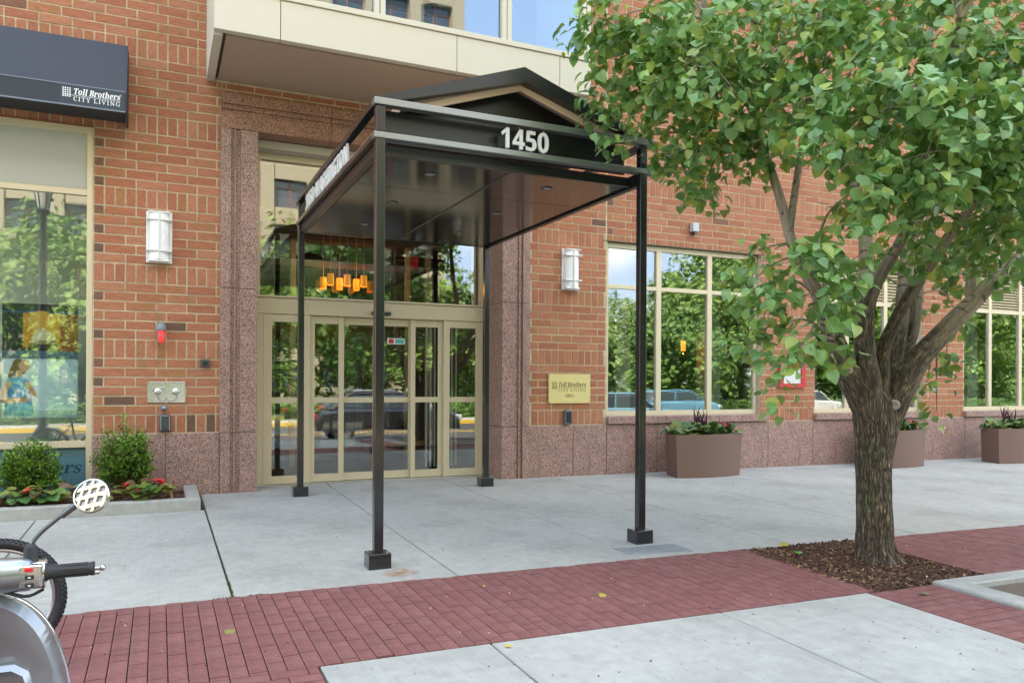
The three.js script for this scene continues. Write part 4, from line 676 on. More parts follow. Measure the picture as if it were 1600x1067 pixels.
struct('tree_pit_soil', drape((() => { const g = new THREE.PlaneGeometry(1.36, 1.5, 24, 24); g.rotateX(-Math.PI / 2); const p = g.attributes.position; for (let i = 0; i < p.count; i++) p.setY(i, -0.012 + 0.03 * Math.max(0, 1 - Math.hypot(p.getX(i), p.getZ(i)) / 0.6) + 0.012 * (vnoise(p.getX(i) * 9 + 20, p.getZ(i) * 9 + 20, 64, 3) - 0.5)); g.translate(5.75, 0, 6.0); return uvm(g); })()), soilMat);
chips('wood_mulch', 'dark brown bark mulch filling the square bed round the tree', 'mulch', 6000, (R) => { const x = 5.08 + R() * 1.34, z = 5.25 + R() * 1.49; return [x, gy(x, z) - 0.012 + 0.03 * Math.max(0, 1 - Math.hypot(x - 5.75, z - 6) / 0.6), z]; }, 4);
chips('bed_mulch', 'dark mulch between the flowers in the left planting bed', 'mulch', 2500, (R) => [-2.6 + R() * 2.88, 0.062, 0.05 + R() * 1.02], 6);
// planting bed at the left
{
  const k = struct('bed_kerb');
  part('kerb_stone', drape(slabGeo([[-6, 1.09], [0.29, 1.09], [0.29, 0.03], [0.45, 0.03], [0.45, 1.24], [-6, 1.24]], -0.1, 0.135, 0.012)), M.concrete, k);
  struct('bed_soil', bx(-6, 0.288, -0.1, 0.06, 0.025, 1.088), soilMat);
}
function shrub(x, y, z, rx, ry, seed, label) {
  const s = thing('boxwood_shrub', label, 'shrub', [x, y, z], 'boxwood shrubs under the shop window'), R = rng(seed), S = () => R() * 2 - 1, ms = [], cs = [], st = [];
  for (let k = 0; k < 110; k++) {
    const a = R() * 6.28, e = Math.acos(1 - R() * 1.35), rr = 0.66 + 0.5 * R() * R() + 0.1 * Math.sin(a * 3 + seed) + (R() < 0.14 ? 0.25 : 0), T = [Math.sin(e) * Math.cos(a) * rx * rr, ry * 0.85 + Math.cos(e) * ry * rr * 1.0, Math.sin(e) * Math.sin(a) * rx * rr * 0.9];
    st.push(sweep([[S() * 0.04, 0, S() * 0.04, 0.006], [T[0] * 0.45, T[1] * 0.5, T[2] * 0.45, 0.004], [...T, 0.0018]], 4, 0.2, 0, k, 3));
    for (let q = 0; q < 62; q++) {
      const t = 0.5 + 0.55 * Math.sqrt(R()), p = new THREE.Vector3(T[0] * t + S() * 0.05, T[1] * t + S() * 0.05, T[2] * t + S() * 0.05), d = new THREE.Vector3(T[0] + S() * 0.3, 0.3 + S() * 0.35, T[2] + S() * 0.3);
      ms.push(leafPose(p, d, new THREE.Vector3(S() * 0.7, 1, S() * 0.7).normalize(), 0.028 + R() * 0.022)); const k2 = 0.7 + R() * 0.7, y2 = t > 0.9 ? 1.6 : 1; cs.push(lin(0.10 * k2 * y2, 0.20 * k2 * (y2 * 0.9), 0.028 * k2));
    }
  }
  part('stems', st, M.stem, s).userData.kind = 'stuff'; instanced('foliage', smallLeaf, leafMat([1, 1, 1], 0.3, 0.45), ms, cs, s);
}
shrub(-1.36, 0.05, 0.55, 0.32, 0.40, 12, 'round green shrub left in the bed, in front of the shop window');
shrub(-0.37, 0.05, 0.5, 0.32, 0.46, 13, 'taller green shrub in the bed beside the tan window frame');
shrub(-2.4, 0.05, 0.55, 0.32, 0.38, 14, 'green shrub at the far left of the bed');
const redMat = std([0.62, 0.02, 0.025], 0.5);
function begonia(x, y, z, seed, label, fl, cat = 'flower', group = 'begonias in the planting bed', sc = 1, mats) {
  const b = thing('begonia', label, cat, [x, y, z], group), R = rng(seed), S = () => R() * 2 - 1;
  const ml = mats ?? [leafMat([0.17, 0.27, 0.05], 0.3, 0.35), leafMat([0.28, 0.27, 0.06], 0.3, 0.35), leafMat([0.16, 0.09, 0.035], 0.3, 0.35), leafMat([0.10, 0.22, 0.06], 0.3, 0.35)];
  for (let i = 0; i < 26; i++) { const a = i * 2.4 + R(), r = (0.02 + 0.09 * R()) * sc, h = (0.05 + 0.12 * R()) * sc, m = new THREE.Mesh(broadLeaf, ml[i % ml.length]); m.name = 'leaf'; leafPose(new THREE.Vector3(Math.cos(a) * r, h, Math.sin(a) * r), new THREE.Vector3(Math.cos(a), 0.35 * S() + 0.1, Math.sin(a)), new THREE.Vector3(S() * 0.4, 1, 0.3 + S() * 0.4).normalize(), (0.06 + 0.05 * R()) * sc).decompose(m.position, m.quaternion, m.scale); b.add(shade(m)); }
  part('stems', Array.from({ length: 7 }, () => rod([S() * 0.01, -0.02, S() * 0.01], [S() * 0.07 * sc, (0.1 + R() * 0.05) * sc, S() * 0.07 * sc], 0.005, 0.003, 5)), M.stem, b);
  for (const [fx, fy, fz] of fl) { const f = sub('flower', b); f.position.set(fx, fy + 0.06, fz + 0.03); for (let k = 0; k < 9; k++) { const m = new THREE.Mesh(smallLeaf, redMat); m.name = 'petal'; leafPose(new THREE.Vector3(S() * 0.012, S() * 0.01, S() * 0.012), new THREE.Vector3(S(), 0.5 * R(), S()), new THREE.Vector3(S() * 0.3, 1, S() * 0.3).normalize(), 0.045 + R() * 0.02).decompose(m.position, m.quaternion, m.scale); f.add(shade(m)); } }
  return b;
}
begonia(-1.42, 0.055, 0.93, 21, 'leafy begonia in front of the left shrub with an orange red bloom', [[0.1, 0.16, 0.08]], 'flower', 'begonias in the planting bed', 1.4);
begonia(-1.17, 0.055, 0.95, 22, 'tall yellow green begonia right of the left shrub', [], 'flower', 'begonias in the planting bed', 1.7);
begonia(-0.72, 0.055, 0.9, 23, 'low begonia behind the scooter mirror with a red bloom', [[0.02, 0.2, 0.04], [0.1, 0.18, 0.05]], 'flower', 'begonias in the planting bed', 1.3);
begonia(-0.22, 0.055, 0.98, 24, 'bronze leaved begonia in front of the taller shrub', [[-0.12, 0.18, 0.06], [0.02, 0.12, 0.12]], 'flower', 'begonias in the planting bed', 1.5);
begonia(-0.02, 0.055, 0.94, 25, 'begonia with a large red bloom nearest the wooden stake', [[0.03, 0.19, 0.05], [0.05, 0.18, 0.07], [0.0, 0.2, 0.06]], 'flower', 'begonias in the planting bed', 1.4);
begonia(-1.62, 0.055, 0.9, 26, 'begonia at the left edge of the picture in the bed', []);
{ const s = thing('wooden_stake', 'short pale wooden stake at the right end of the planting bed', 'stake', [0.15, 0.04, 0.98]); part('shaft', bx(-0.012, 0.012, 0, 0.23, -0.008, 0.008, 0.003).rotateZ(0.1), std([0.5, 0.3, 0.1], 0.7), s); }
// planters along the right wall
const planterProto = (() => {
  const t = thing('flower_planter', 'brown bow fronted planter under the first window beside the canopy', 'planter', [8.25, gy(8.25, 0.7), 0.6], 'brown planters along the wall');
  const outl = (s) => { const p = []; p.push([-0.54 * s, -0.26], [-0.655 * s, 0.19 * s]); for (let i = 1; i < 12; i++) { const u = i / 12; p.push([lerp(-0.655, 0.655, u) * s, (0.19 + 0.10 * Math.sin(u * Math.PI)) * s]); } p.push([0.655 * s, 0.19 * s], [0.54 * s, -0.26]); return p; };
  const lo = outl(0.965), hi = outl(1.03), H = 0.7, ti = outl(0.985).map(([x, z]) => [x, z * 0.95]), v = [], n = lo.length;
  const quad = (a, b, c, d) => v.push(...a, ...b, ...c, ...a, ...c, ...d);
  for (let i = 0; i < n; i++) { const j = (i + 1) % n; quad([lo[i][0], 0, lo[i][1]], [lo[j][0], 0, lo[j][1]], [hi[j][0], H, hi[j][1]], [hi[i][0], H, hi[i][1]]); quad([hi[i][0], H, hi[i][1]], [hi[j][0], H, hi[j][1]], [ti[j][0], H, ti[j][1]], [ti[i][0], H, ti[i][1]]); quad([ti[i][0], H, ti[i][1]], [ti[j][0], H, ti[j][1]], [ti[j][0], H - 0.08, ti[j][1]], [ti[i][0], H - 0.08, ti[i][1]]); }
  const g = new THREE.BufferGeometry(); g.setAttribute('position', new THREE.Float32BufferAttribute(v, 3)); g.computeVertexNormals(); M.planter.side = THREE.DoubleSide;
  part('tub', toCreasedNormals(uvm(g), 0.4), M.planter, t);
  part('soil', slabGeo(ti.map((p) => [...p]), H - 0.1, H - 0.05, 0.002), soilMat, t);
  const R = rng(31), S = () => R() * 2 - 1, mats = [leafMat([0.07, 0.17, 0.035], 0.3, 0.35), leafMat([0.12, 0.21, 0.045], 0.3, 0.35), leafMat([0.2, 0.23, 0.05], 0.3, 0.4), leafMat([0.05, 0.12, 0.03], 0.3, 0.35)];
  const fol = sub('foliage', t);
  for (let i = 0; i < 170; i++) { const x = S() * 0.58, z = -0.05 + S() * 0.2, m = new THREE.Mesh(i % 3 ? broadLeaf : longLeaf, mats[Math.floor(R() * 4)]); m.name = 'leaf'; leafPose(new THREE.Vector3(x, H - 0.03 + R() * 0.19 * (1 - Math.abs(x) * 0.6), z), new THREE.Vector3(x * 0.7 + S() * 0.8, 0.25 + S() * 0.5, z + 0.3 + S() * 0.7), new THREE.Vector3(S() * 0.5, 1, 0.4 + S() * 0.4).normalize(), 0.10 + R() * 0.08).decompose(m.position, m.quaternion, m.scale); fol.add(shade(m)); }
  const sp = sub('spike_plant', t), sm = std([0.085, 0.03, 0.05], 0.5, { side: THREE.DoubleSide });
  for (let i = 0; i < 15; i++) { const a = R() * 6.28, l = 0.24 + R() * 0.2, m = new THREE.Mesh(longLeaf, sm); m.name = 'blade'; leafPose(new THREE.Vector3(0.02, H, -0.05), new THREE.Vector3(Math.cos(a) * 0.9 * R(), 1, Math.sin(a) * 0.9 * R()), new THREE.Vector3(Math.cos(a), 0.2, Math.sin(a)), l).decompose(m.position, m.quaternion, m.scale); m.scale.x *= 0.13; sp.add(shade(m)); }
  for (const [x, y, z] of [[0.42, 0.83, 0.1], [0.46, 0.86, 0.06], [0.4, 0.85, 0.02], [-0.45, 0.79, 0.1]]) { const f = sub('flower', t); f.position.set(x, y, z); for (let k = 0; k < 8; k++) { const m = new THREE.Mesh(smallLeaf, redMat); m.name = 'petal'; leafPose(new THREE.Vector3(S() * 0.02, S() * 0.015, S() * 0.02), new THREE.Vector3(S(), 0.6 * R(), S() + 0.3), new THREE.Vector3(S(), 1, S()).normalize(), 0.05).decompose(m.position, m.quaternion, m.scale); f.add(shade(m)); } }
  return t;
})();
copy(planterProto, [12.72, gy(12.72, 0.7), 0.6], 'brown bow fronted planter half hidden behind the tree trunk');
copy(planterProto, [15.98, gy(15.98, 0.7), 0.75], 'brown bow fronted planter at the right edge of the picture');

// leaves lying on the paving
{
  const f = (x, z, c, s, label, h = 0) => { const t = tag(part('fallen_leaf', broadLeaf, std(c, 0.8, { side: THREE.DoubleSide }), scene), label, 'leaf', 'fallen leaves'); t.name = numbered('fallen_leaf'); t.scale.setScalar(s * 0.8); t.position.set(x, gy(x, z) + 0.012 + h, z); t.rotation.set(-Math.PI / 2 + 0.2, 0, x * 7); };
  f(3.05, 6.05, [0.36, 0.30, 0.04], 0.07, 'yellow leaf lying on the brick paving in the middle'); f(1.95, 6.8, [0.5, 0.40, 0.06], 0.045, 'small yellow leaf lying on the front concrete'); f(0.42, 5.85, [0.22, 0.2, 0.05], 0.08, 'curled olive leaf on the left brick paving');
  f(5.35, 5.7, [0.10, 0.32, 0.04], 0.1, 'bright green leaf lying on the mulch', 0.03); f(5.5, 5.4, [0.40, 0.33, 0.03], 0.12, 'yellow leaf on the mulch behind the trunk', 0.03); f(5.35, 7.0, [0.13, 0.17, 0.06], 0.08, 'dull green leaf on the bricks beside the kerb'); f(2.3, 5.5, [0.45, 0.32, 0.1], 0.03, 'tiny tan leaf on the bricks near the canopy post');
}
{
  const R = rng(61), ms = [], cs = [], o = new THREE.Object3D(), g = new THREE.BoxGeometry(1, 1, 1);
  for (let i = 0; i < 270; i++) { const front = i < 70, x = front ? 0.9 + R() * 4.05 : -0.6 + R() * 9, z = front ? 6.75 + R() * 1.8 : i < 190 ? 5.15 + R() * 1.5 : 1.3 + R() * 3.7; o.position.set(x, gy(x, z) + 0.004, z); o.rotation.set(R() * 0.3, R() * 6, R() * 0.3); const q = 0.35 + R() * R() * 1.1; o.scale.set(0.014 * q, 0.003, 0.007 * q); o.updateMatrix(); ms.push(o.matrix.clone()); const t = R(); cs.push(!front && t < 0.3 ? lin(0.7, 0.68, 0.62) : t < 0.75 ? lin(0.06, 0.05, 0.04) : lin(0.25, 0.18, 0.08)); }
  tag(instanced('ground_litter', g, std(0xffffff, 0.95), ms, cs, scene), 'fine dark litter specks scattered over the concrete and brick paving', 'litter');
}
// moss in the wide joint, rust below the front left post
{
  const R = rng(50), ms = [], cs = [], o = new THREE.Object3D();
  const at = (x, z, s) => { for (let k = 0; k < 3; k++) { o.position.set(x + (R() - 0.5) * 0.016, gy(x, z) - 0.012, z + (R() - 0.5) * 0.02); o.rotation.set((R() - 0.5) * 1.2, R() * 6, (R() - 0.5) * 1.2); o.scale.setScalar(s * (0.6 + R())); o.updateMatrix(); ms.push(o.matrix.clone()); const q = 0.6 + R() * 0.8; cs.push(R() < 0.45 ? lin(0.10 * q, 0.13 * q, 0.035 * q) : lin(0.10 * q, 0.085 * q, 0.05 * q)); } };
  for (let z = 1.3; z < 5.05; z += 0.012) if (vnoise(z * 2.2, 3, 64, 8) > 0.4) at(0.5, z, 0.007 + (z > 4.6 ? 0.008 : 0));
  for (let k = 0; k < 9; k++) { const x = 0.2 + R() * 0.5, z = edgeZ(x); for (let q = 0; q < 8; q++) at(x + R() * 0.05, z, 0.012); }
  tag(instanced('joint_moss', smallLeaf, std(0xffffff, 1, { side: THREE.DoubleSide }), ms, cs, scene), 'moss growing in the wide joint of the concrete walk', 'moss');
  const t = tex(128, 128, (u, v, i, j) => { const d = Math.hypot((u - 0.5) * 1.1, (v - 0.5) * 1.1) * 2, a = clamp(1.05 - d) * clamp(fbm(u, v, 6, 6, 4) * 2.2 - 0.35); return [172, 118, 52, a * 190]; });
  t.wrapS = t.wrapT = THREE.ClampToEdgeWrapping;
  const g = new THREE.PlaneGeometry(0.36, 0.34, 4, 4); g.rotateX(-Math.PI / 2); g.translate(1.82, 0.004, 4.86); const r = struct('rust_stain', drape(g), std(0xffffff, 0.9, { map: t, transparent: true }));
}

// ------------------------------------------------------------------ the scooter at the left edge
{
  const gx = -0.6, gz = 8.4, s = thing('motor_scooter', 'silver motor scooter with round chrome mirror cut by the left edge of the picture', 'scooter', [gx, gy(gx, gz), gz]);
  const oy = -gy(gx, gz);                               // local y = world y + oy
  const bar = sub('handlebar', s), Y = 0.925 + oy;
  part('headset', (() => { const g = lathe([[0, 0.30], [0.035, 0.298], [0.047, 0.28], [0.049, 0.22], [0.06, 0.1], [0.07, 0], [0.06, -0.1], [0.049, -0.22], [0.047, -0.28], [0.035, -0.298], [0, -0.30]], 28); g.rotateZ(-Math.PI / 2); g.scale(1, 1.05, 1); g.translate(-0.03, Y, 0); return g; })(), M.silver, bar);
  part('switch_housing', (() => { const g = cyl(0.041, 0.041, 0.062, 24); g.rotateZ(Math.PI / 2); g.scale(1, 1.05, 1); g.translate(0.262, Y - 0.002, 0); return merge([g, bx(0.228, 0.29, Y - 0.036, Y + 0.034, 0.018, 0.046, 0.008)]); })(), M.chrome, bar);
  part('run_switch', bx(0.244, 0.266, Y + 0.015, Y + 0.028, 0.043, 0.054, 0.003), std([0.7, 0.02, 0.03], 0.35), bar);
  part('button', bx(0.245, 0.268, Y - 0.008, Y + 0.005, 0.043, 0.05, 0.003), M.rubber, bar); part('button', bx(0.245, 0.268, Y - 0.031, Y - 0.018, 0.043, 0.05, 0.003), M.rubber, bar);
  part('button_icon', [bx(0.253, 0.26, Y - 0.003, Y + 0.001, 0.0495, 0.0512), bx(0.253, 0.26, Y - 0.027, Y - 0.023, 0.0495, 0.0512)], M.white, bar);
  part('grip', (() => { const g = lathe([[0, -0.075], [0.029, -0.074], [0.029, -0.06], [0.022, -0.05], [0.0195, 0.0], [0.0195, 0.06], [0.021, 0.062], [0.021, 0.07], [0, 0.071]], 24); g.rotateZ(-Math.PI / 2); g.rotateY(0.0); g.translate(0.352, Y, 0); const g2 = []; for (let k = 0; k < 10; k++) { const a = k * 0.628; g2.push(bx(0.31, 0.405, -0.0015, 0.0015, -0.0015, 0.0015).translate(0, Y + Math.cos(a) * 0.0195, Math.sin(a) * 0.0195)); } return merge([g, ...g2]); })(), M.rubber, bar);
  part('bar_end', merge([rod([0.42, Y, 0], [0.44, Y, 0], 0.006), new THREE.SphereGeometry(0.0095, 14, 10).translate(0.443, Y, 0)]), M.chrome, bar);
  part('brake_lever', new THREE.TubeGeometry(new THREE.CatmullRomCurve3([[0.27, Y - 0.02, -0.05], [0.33, Y - 0.03, -0.085], [0.43, Y - 0.03, -0.075]].map((p) => new THREE.Vector3(...p))), 14, 0.006, 6), M.chrome, bar);
  part('brake_cable', new THREE.TubeGeometry(new THREE.CatmullRomCurve3([[0.29, Y - 0.045, 0.02], [0.25, Y - 0.062, 0.02], [0.2, Y - 0.05, 0.01], [0.1, Y - 0.02, -0.05]].map((p) => new THREE.Vector3(...p))), 16, 0.005, 6), M.rubber, bar);
  // mirror, tilted to the tall building across the street
  const mi = sub('mirror', s), c = new THREE.Vector3(-0.187, 1.147, 8.4), d = c.clone().sub(camera.position).normalize(), r = new THREE.Vector3(-42, 27, 50).sub(c).normalize(), nrm = r.clone().sub(d).normalize();
  const L = new THREE.Vector3(c.x - gx, c.y + oy, 0), face = new THREE.Group(); face.name = 'mirror_head'; face.position.copy(L); face.quaternion.setFromUnitVectors(new THREE.Vector3(0, 0, 1), nrm);
  mi.position.copy(L); mi.quaternion.copy(face.quaternion);
  part('glass', (() => { const g = new THREE.CircleGeometry(0.048, 40); const p = g.attributes.position; for (let i = 0; i < p.count; i++) p.setZ(i, 0.004 - 0.5 * (p.getX(i) ** 2 + p.getY(i) ** 2) / 0.8); g.computeVertexNormals(); return g; })(), std([0.93, 0.94, 0.95], 0.0, { metalness: 1 }), mi);
  part('shell', (() => { const g = lathe([[0.0475, 0.006], [0.052, 0.006], [0.0535, 0.0], [0.051, -0.012], [0.03, -0.022], [0, -0.026]], 40); g.rotateX(Math.PI / 2); return g; })(), M.chrome, mi);
  part('mirror_stem', new THREE.TubeGeometry(new THREE.CatmullRomCurve3([[-0.347, 0.995], [-0.344, 1.012], [-0.33, 1.034], [-0.29, 1.072], [-0.235, 1.117], [-0.2, 1.14]].map(([x, y], i) => new THREE.Vector3(x - gx, y + oy, -0.01 - i * 0.003))), 24, 0.0065, 8), M.darkChrome, s);
  part('mirror_joint', rod([-0.27 - gx, 1.087 + oy, -0.02], [-0.222 - gx, 1.126 + oy, -0.022], 0.0095, 0.011, 10), M.darkChrome, s);
  part('mirror_boot', lathe([[0, 0.05], [0.012, 0.048], [0.018, 0.04], [0.02, 0.0], [0.026, -0.012], [0, -0.014]], 18).translate(-0.347 - gx, 0.962 + oy, -0.005), M.rubber, s);
  // leg shield seen from the rider's side, with chrome edge and glove box
  const half = [[0, 1.03], [0.1, 1.025], [0.18, 1.0], [0.24, 0.955], [0.28, 0.9], [0.31, 0.83], [0.335, 0.73], [0.35, 0.58], [0.33, 0.4], [0.27, 0.27]], full = [...half, ...half.slice().reverse().map(([x, y]) => [-x, y])].map(([x, y]) => [x, y]);
  const curve = new THREE.CatmullRomCurve3(half.map(([x, y]) => new THREE.Vector3(x, y, 0)));
  const edge = curve.getPoints(30), poly = [...edge.map((p) => [p.x, p.y]), ...edge.slice().reverse().map((p) => [-p.x, p.y])];
  part('leg_shield', (() => { const g = extrude(poly, 0.05, 0.022); const p = g.attributes.position; for (let i = 0; i < p.count; i++) { const x = p.getX(i), y = p.getY(i); p.setZ(i, p.getZ(i) - 0.02 - x * x * 0.9); } g.computeVertexNormals(); return toCreasedNormals(g, 0.6); })(), M.silver, s);
  for (const q of [1, -1]) part('edge_trim', new THREE.TubeGeometry(new THREE.CatmullRomCurve3(edge.filter((_, i) => i % 3 === 0).map((p) => new THREE.Vector3(q * p.x * 1.0, p.y, 0.005 - p.x * p.x * 0.9))), 40, 0.009, 8), M.chrome, s);
  part('glove_box', (() => { const g = extrude([[-0.24, 0.3], [0.24, 0.3], [0.27, 0.5], [0.268, 0.70], [0.25, 0.77], [0.215, 0.80], [-0.215, 0.80], [-0.25, 0.77], [-0.268, 0.70], [-0.27, 0.5]], 0.035, 0.014); const p = g.attributes.position; for (let i = 0; i < p.count; i++) p.setZ(i, p.getZ(i) + 0.022 - p.getX(i) ** 2 * 0.9); g.computeVertexNormals(); return toCreasedNormals(g, 0.6); })(), M.silver, s);
  part('floorboard', bx(-0.2, 0.2, 0.24, 0.29, 0.0, 0.62, 0.02), M.rubber, s);
  part('front_fender', (() => { const g = new THREE.SphereGeometry(0.24, 20, 12, 0, Math.PI * 2, 0, Math.PI / 2); g.scale(0.45, 1, 1.1); g.translate(0, 0.24, -0.28); return g; })(), M.silver, s);
  part('rear_body', (() => { const g = new THREE.SphereGeometry(0.3, 24, 16); g.scale(0.75, 0.75, 1.35); g.translate(0, 0.5, 0.98); return g; })(), M.silver, s);
  part('seat', bx(-0.15, 0.15, 0.70, 0.79, 0.6, 1.28, 0.04), M.rubber, s);
  for (const z of [-0.3, 1.0]) { const w = sub('wheel', s); w.position.set(0, 0.215, z); part('tyre', new THREE.TorusGeometry(0.165, 0.05, 12, 32).rotateY(Math.PI / 2), M.rubber, w); part('rim', cyl(0.12, 0.12, 0.06, 24).rotateZ(Math.PI / 2), M.silver, w); }
}
// ------------------------------------------------------------------ the bicycle behind it
{
  const g0 = gy(-0.83, 5.9), b = thing('bicycle', 'mountain bicycle whose knobbly wheel shows behind the scooter handlebar', 'bicycle', [-0.83, g0, 5.9]);
  const wheel = (x) => {
    const w = sub('wheel', b); w.position.set(x, 0.352, 0);
    part('tyre', new THREE.TorusGeometry(0.315, 0.027, 12, 64), M.rubber, w);
    const kn = []; for (let k = 0; k < 78; k++) for (const [t, f] of [[-0.75, 0], [-0.28, 0.5], [0.28, 0], [0.75, 0.5], [1.25, 0]]) { const a = ((k + f) / 78) * Math.PI * 2, g = bx(-0.0062, 0.0062, -0.005, 0.005, -0.004, 0.004); g.translate(0, 0, 0.029); g.rotateX(-(Math.PI / 2 - t)); g.translate(0, 0.315, 0); g.rotateZ(-a); kn.push(g); }
    part('tread_knobs', kn, M.rubber, w).userData.kind = 'stuff';
    part('rim', new THREE.TorusGeometry(0.281, 0.012, 8, 64).scale(1, 1, 1.1), std([0.55, 0.55, 0.56], 0.3, { metalness: 0.9 }), w);
    part('hub', cyl(0.022, 0.022, 0.1, 14).rotateX(Math.PI / 2), M.darkGrey, w);
    for (let k = 0; k < 28; k++) { const a = (k / 28) * Math.PI * 2, h = a + (k % 2 ? 0.9 : -0.9), zz = k % 4 < 2 ? 0.03 : -0.03; part('spoke', rod([Math.cos(h) * 0.02, Math.sin(h) * 0.02, zz], [Math.cos(a) * 0.274, Math.sin(a) * 0.274, 0], 0.0013, 0.0013, 4), M.steel, w); }
    return w;
  };
  wheel(0); wheel(-1.07);
  part('fork', [rod([0, 0.352, 0.055], [-0.17, 0.78, 0.045], 0.014, 0.018), rod([0, 0.352, -0.055], [-0.17, 0.78, -0.045], 0.014, 0.018), rod([-0.17, 0.76, 0], [-0.22, 0.93, 0], 0.02)], M.darkGrey, b);
  part('frame', [rod([-0.2, 0.86, 0], [-0.68, 0.78, 0], 0.019), rod([-0.19, 0.8, 0], [-0.62, 0.34, 0], 0.021), rod([-0.62, 0.34, 0], [-0.72, 0.86, 0], 0.017), rod([-0.62, 0.34, 0.03], [-1.07, 0.352, 0.06], 0.01), rod([-0.62, 0.34, -0.03], [-1.07, 0.352, -0.06], 0.01), rod([-0.68, 0.76, 0.02], [-1.07, 0.352, 0.06], 0.009), rod([-0.68, 0.76, -0.02], [-1.07, 0.352, -0.06], 0.009)], std([0.05, 0.06, 0.08], 0.35), b);
  part('handlebar', [rod([-0.22, 0.97, -0.3], [-0.22, 0.97, 0.3], 0.013), rod([-0.22, 0.92, 0], [-0.16, 0.97, 0], 0.016)], M.darkGrey, b);
  part('saddle', [bx(-0.87, -0.6, 0.9, 0.95, -0.06, 0.06, 0.025), rod([-0.72, 0.84, 0], [-0.735, 0.92, 0], 0.013)], M.rubber, b);
  part('crank', [rod([-0.62, 0.34, 0.07], [-0.5, 0.22, 0.08], 0.01), rod([-0.62, 0.34, -0.07], [-0.74, 0.46, -0.08], 0.01), (() => { const g = new THREE.TorusGeometry(0.075, 0.008, 6, 28); g.translate(-0.62, 0.34, 0.055); return g; })()], M.steel, b);
}

// ------------------------------------------------------------------ across the street (what the glass and the mirror show)
function lamp(x, z, y, h, label) {
  const l = thing('street_lamp', label, 'street lamp', [x, y, z], 'black street lamps');
  part('post', lathe([[0, 0], [0.19, 0], [0.19, 0.5], [0.11, 0.62], [0.085, 0.7], [0.07, h - 0.9], [0.13, h - 0.82], [0.13, h - 0.76], [0, h - 0.76]], 16), M.black, l);
  part('lantern', lathe([[0.1, h - 0.75], [0.2, h - 0.2], [0.19, h - 0.18], [0.09, h - 0.74]], 8), phys([0.8, 0.82, 0.8], 0.3, { transmission: 0.5, thickness: 0 }), l);
  part('roof', lathe([[0.24, h - 0.2], [0.18, h - 0.1], [0.06, h - 0.02], [0.02, h + 0.1], [0, h + 0.12]], 12), M.black, l); part('frame', Array.from({ length: 6 }, (_, k) => { const a = k * Math.PI / 3; return rod([Math.cos(a) * 0.1, h - 0.76, Math.sin(a) * 0.1], [Math.cos(a) * 0.2, h - 0.2, Math.sin(a) * 0.2], 0.01); }), M.black, l);
  return l;
}
lamp(-2.2, 7.4, gy(0, 7.4), 5.9, 'black street lamp reflected in the left shop window');
{ const l = lamp(19, 21, -0.17, 4.3, 'black street lamp with a sign reflected in the first tan framed window'); part('sign_plate', bx(-0.22, 0.22, 1.9, 2.5, -0.1, -0.085), M.paper, l); }
const farLeafMats = [[0.15, 0.27, 0.04], [0.115, 0.23, 0.035], [0.18, 0.29, 0.045]].map((c) => leafMat(c, 0.3, 0.55));
function farTree(x, z, h, r, k, label) {
  const t = thing('park_tree', label, 'tree', [x, -0.17, z], 'trees across the street'), R = rng(300 + k), S = () => R() * 2 - 1, ms = [], tw = [];
  tw.push(sweep([[0, 0, 0, 0.2], [0.1 * S(), h * 0.3, 0.1 * S(), 0.15], [0.2 * S(), h * 0.75, 0.2 * S(), 0.05]], 8, 1, 0.1, k, 4));
  const cl = []; for (let i = 0; i < 38; i++) { let a, b, c, l; do { a = S(); b = S(); c = S(); l = Math.hypot(a, b, c); } while (l > 1 || l < 0.4); cl.push([a * r, h * 0.58 + b * h * 0.42, c * r, r * (0.22 + 0.16 * R())]); if (i % 3 === 0) tw.push(sweep([[0, h * 0.3, 0, 0.06], [a * r * 0.5, h * 0.45 + b * h * 0.2, c * r * 0.5, 0.04], [a * r * 0.9, h * 0.58 + b * h * 0.38, c * r * 0.9, 0.015]], 5, 1, 0, i, 3)); }
  for (let i = 0; i < 5200; i++) { const [a, b, c, q] = cl[Math.floor(R() * cl.length)]; let u, v, w; do { u = S(); v = S(); w = S(); } while (u * u + v * v + w * w > 1); ms.push(leafPose(new THREE.Vector3(a + u * q, b + v * q, c + w * q), new THREE.Vector3(u + S() * 0.6, -0.4 + S() * 0.6, w + S() * 0.6), new THREE.Vector3(u + S() * 0.4, 0.9, w + S() * 0.4).normalize(), 0.17 + R() * 0.12)); }
  part('trunk', tw, M.bark, t); instanced('crown', broadLeaf, farLeafMats[k % 3], ms, null, t); return t;
}
[[-16, 25, 8.5, 3.4], [-9, 24, 8, 3.2], [-3, 26, 8.6, 3.4], [3, 24.5, 7.4, 3.0], [9, 26, 9.5, 3.4], [15, 25, 7.2, 3.0], [21, 27, 6.0, 3.0], [27, 25, 5.6, 3.0], [34, 28, 9.5, 4], [42, 26, 9, 3.8], [52, 30, 10, 4.2], [63, 34, 11, 4.6]].forEach(([x, z, h, r], k) => farTree(x, z, h, r, k, 'bushy green park tree on the lawn across the street, seen in the glass'));
const wood = scene.children.filter((o) => o.name.startsWith('park_tree'));
[[-20, 33], [-12, 34], [-5, 33], [1, 32], [6, 33], [12, 33.5], [18, 34], [24, 33], [30.5, 33], [37, 33], [46, 36], [57, 40], [72, 44], [66, 52], [82, 58], [12, 40], [31, 41], [24, 42], [40, 44], [50, 50], [96, 66], [56, 30], [70, 36], [78, 46], [88, 50], [60, 44], [104, 58], [48, 31]].forEach(([x, z], k) => { const c = copy(wood[(k * 5) % wood.length], [x, -0.17, z]); c.rotation.y = k * 1.3; c.scale.setScalar((x > 17 && x < 32 && z < 36 ? 0.68 : 0.95) + 0.2 * hash(k, 4, 4) + (x > 35 ? 0.3 : 0)); });
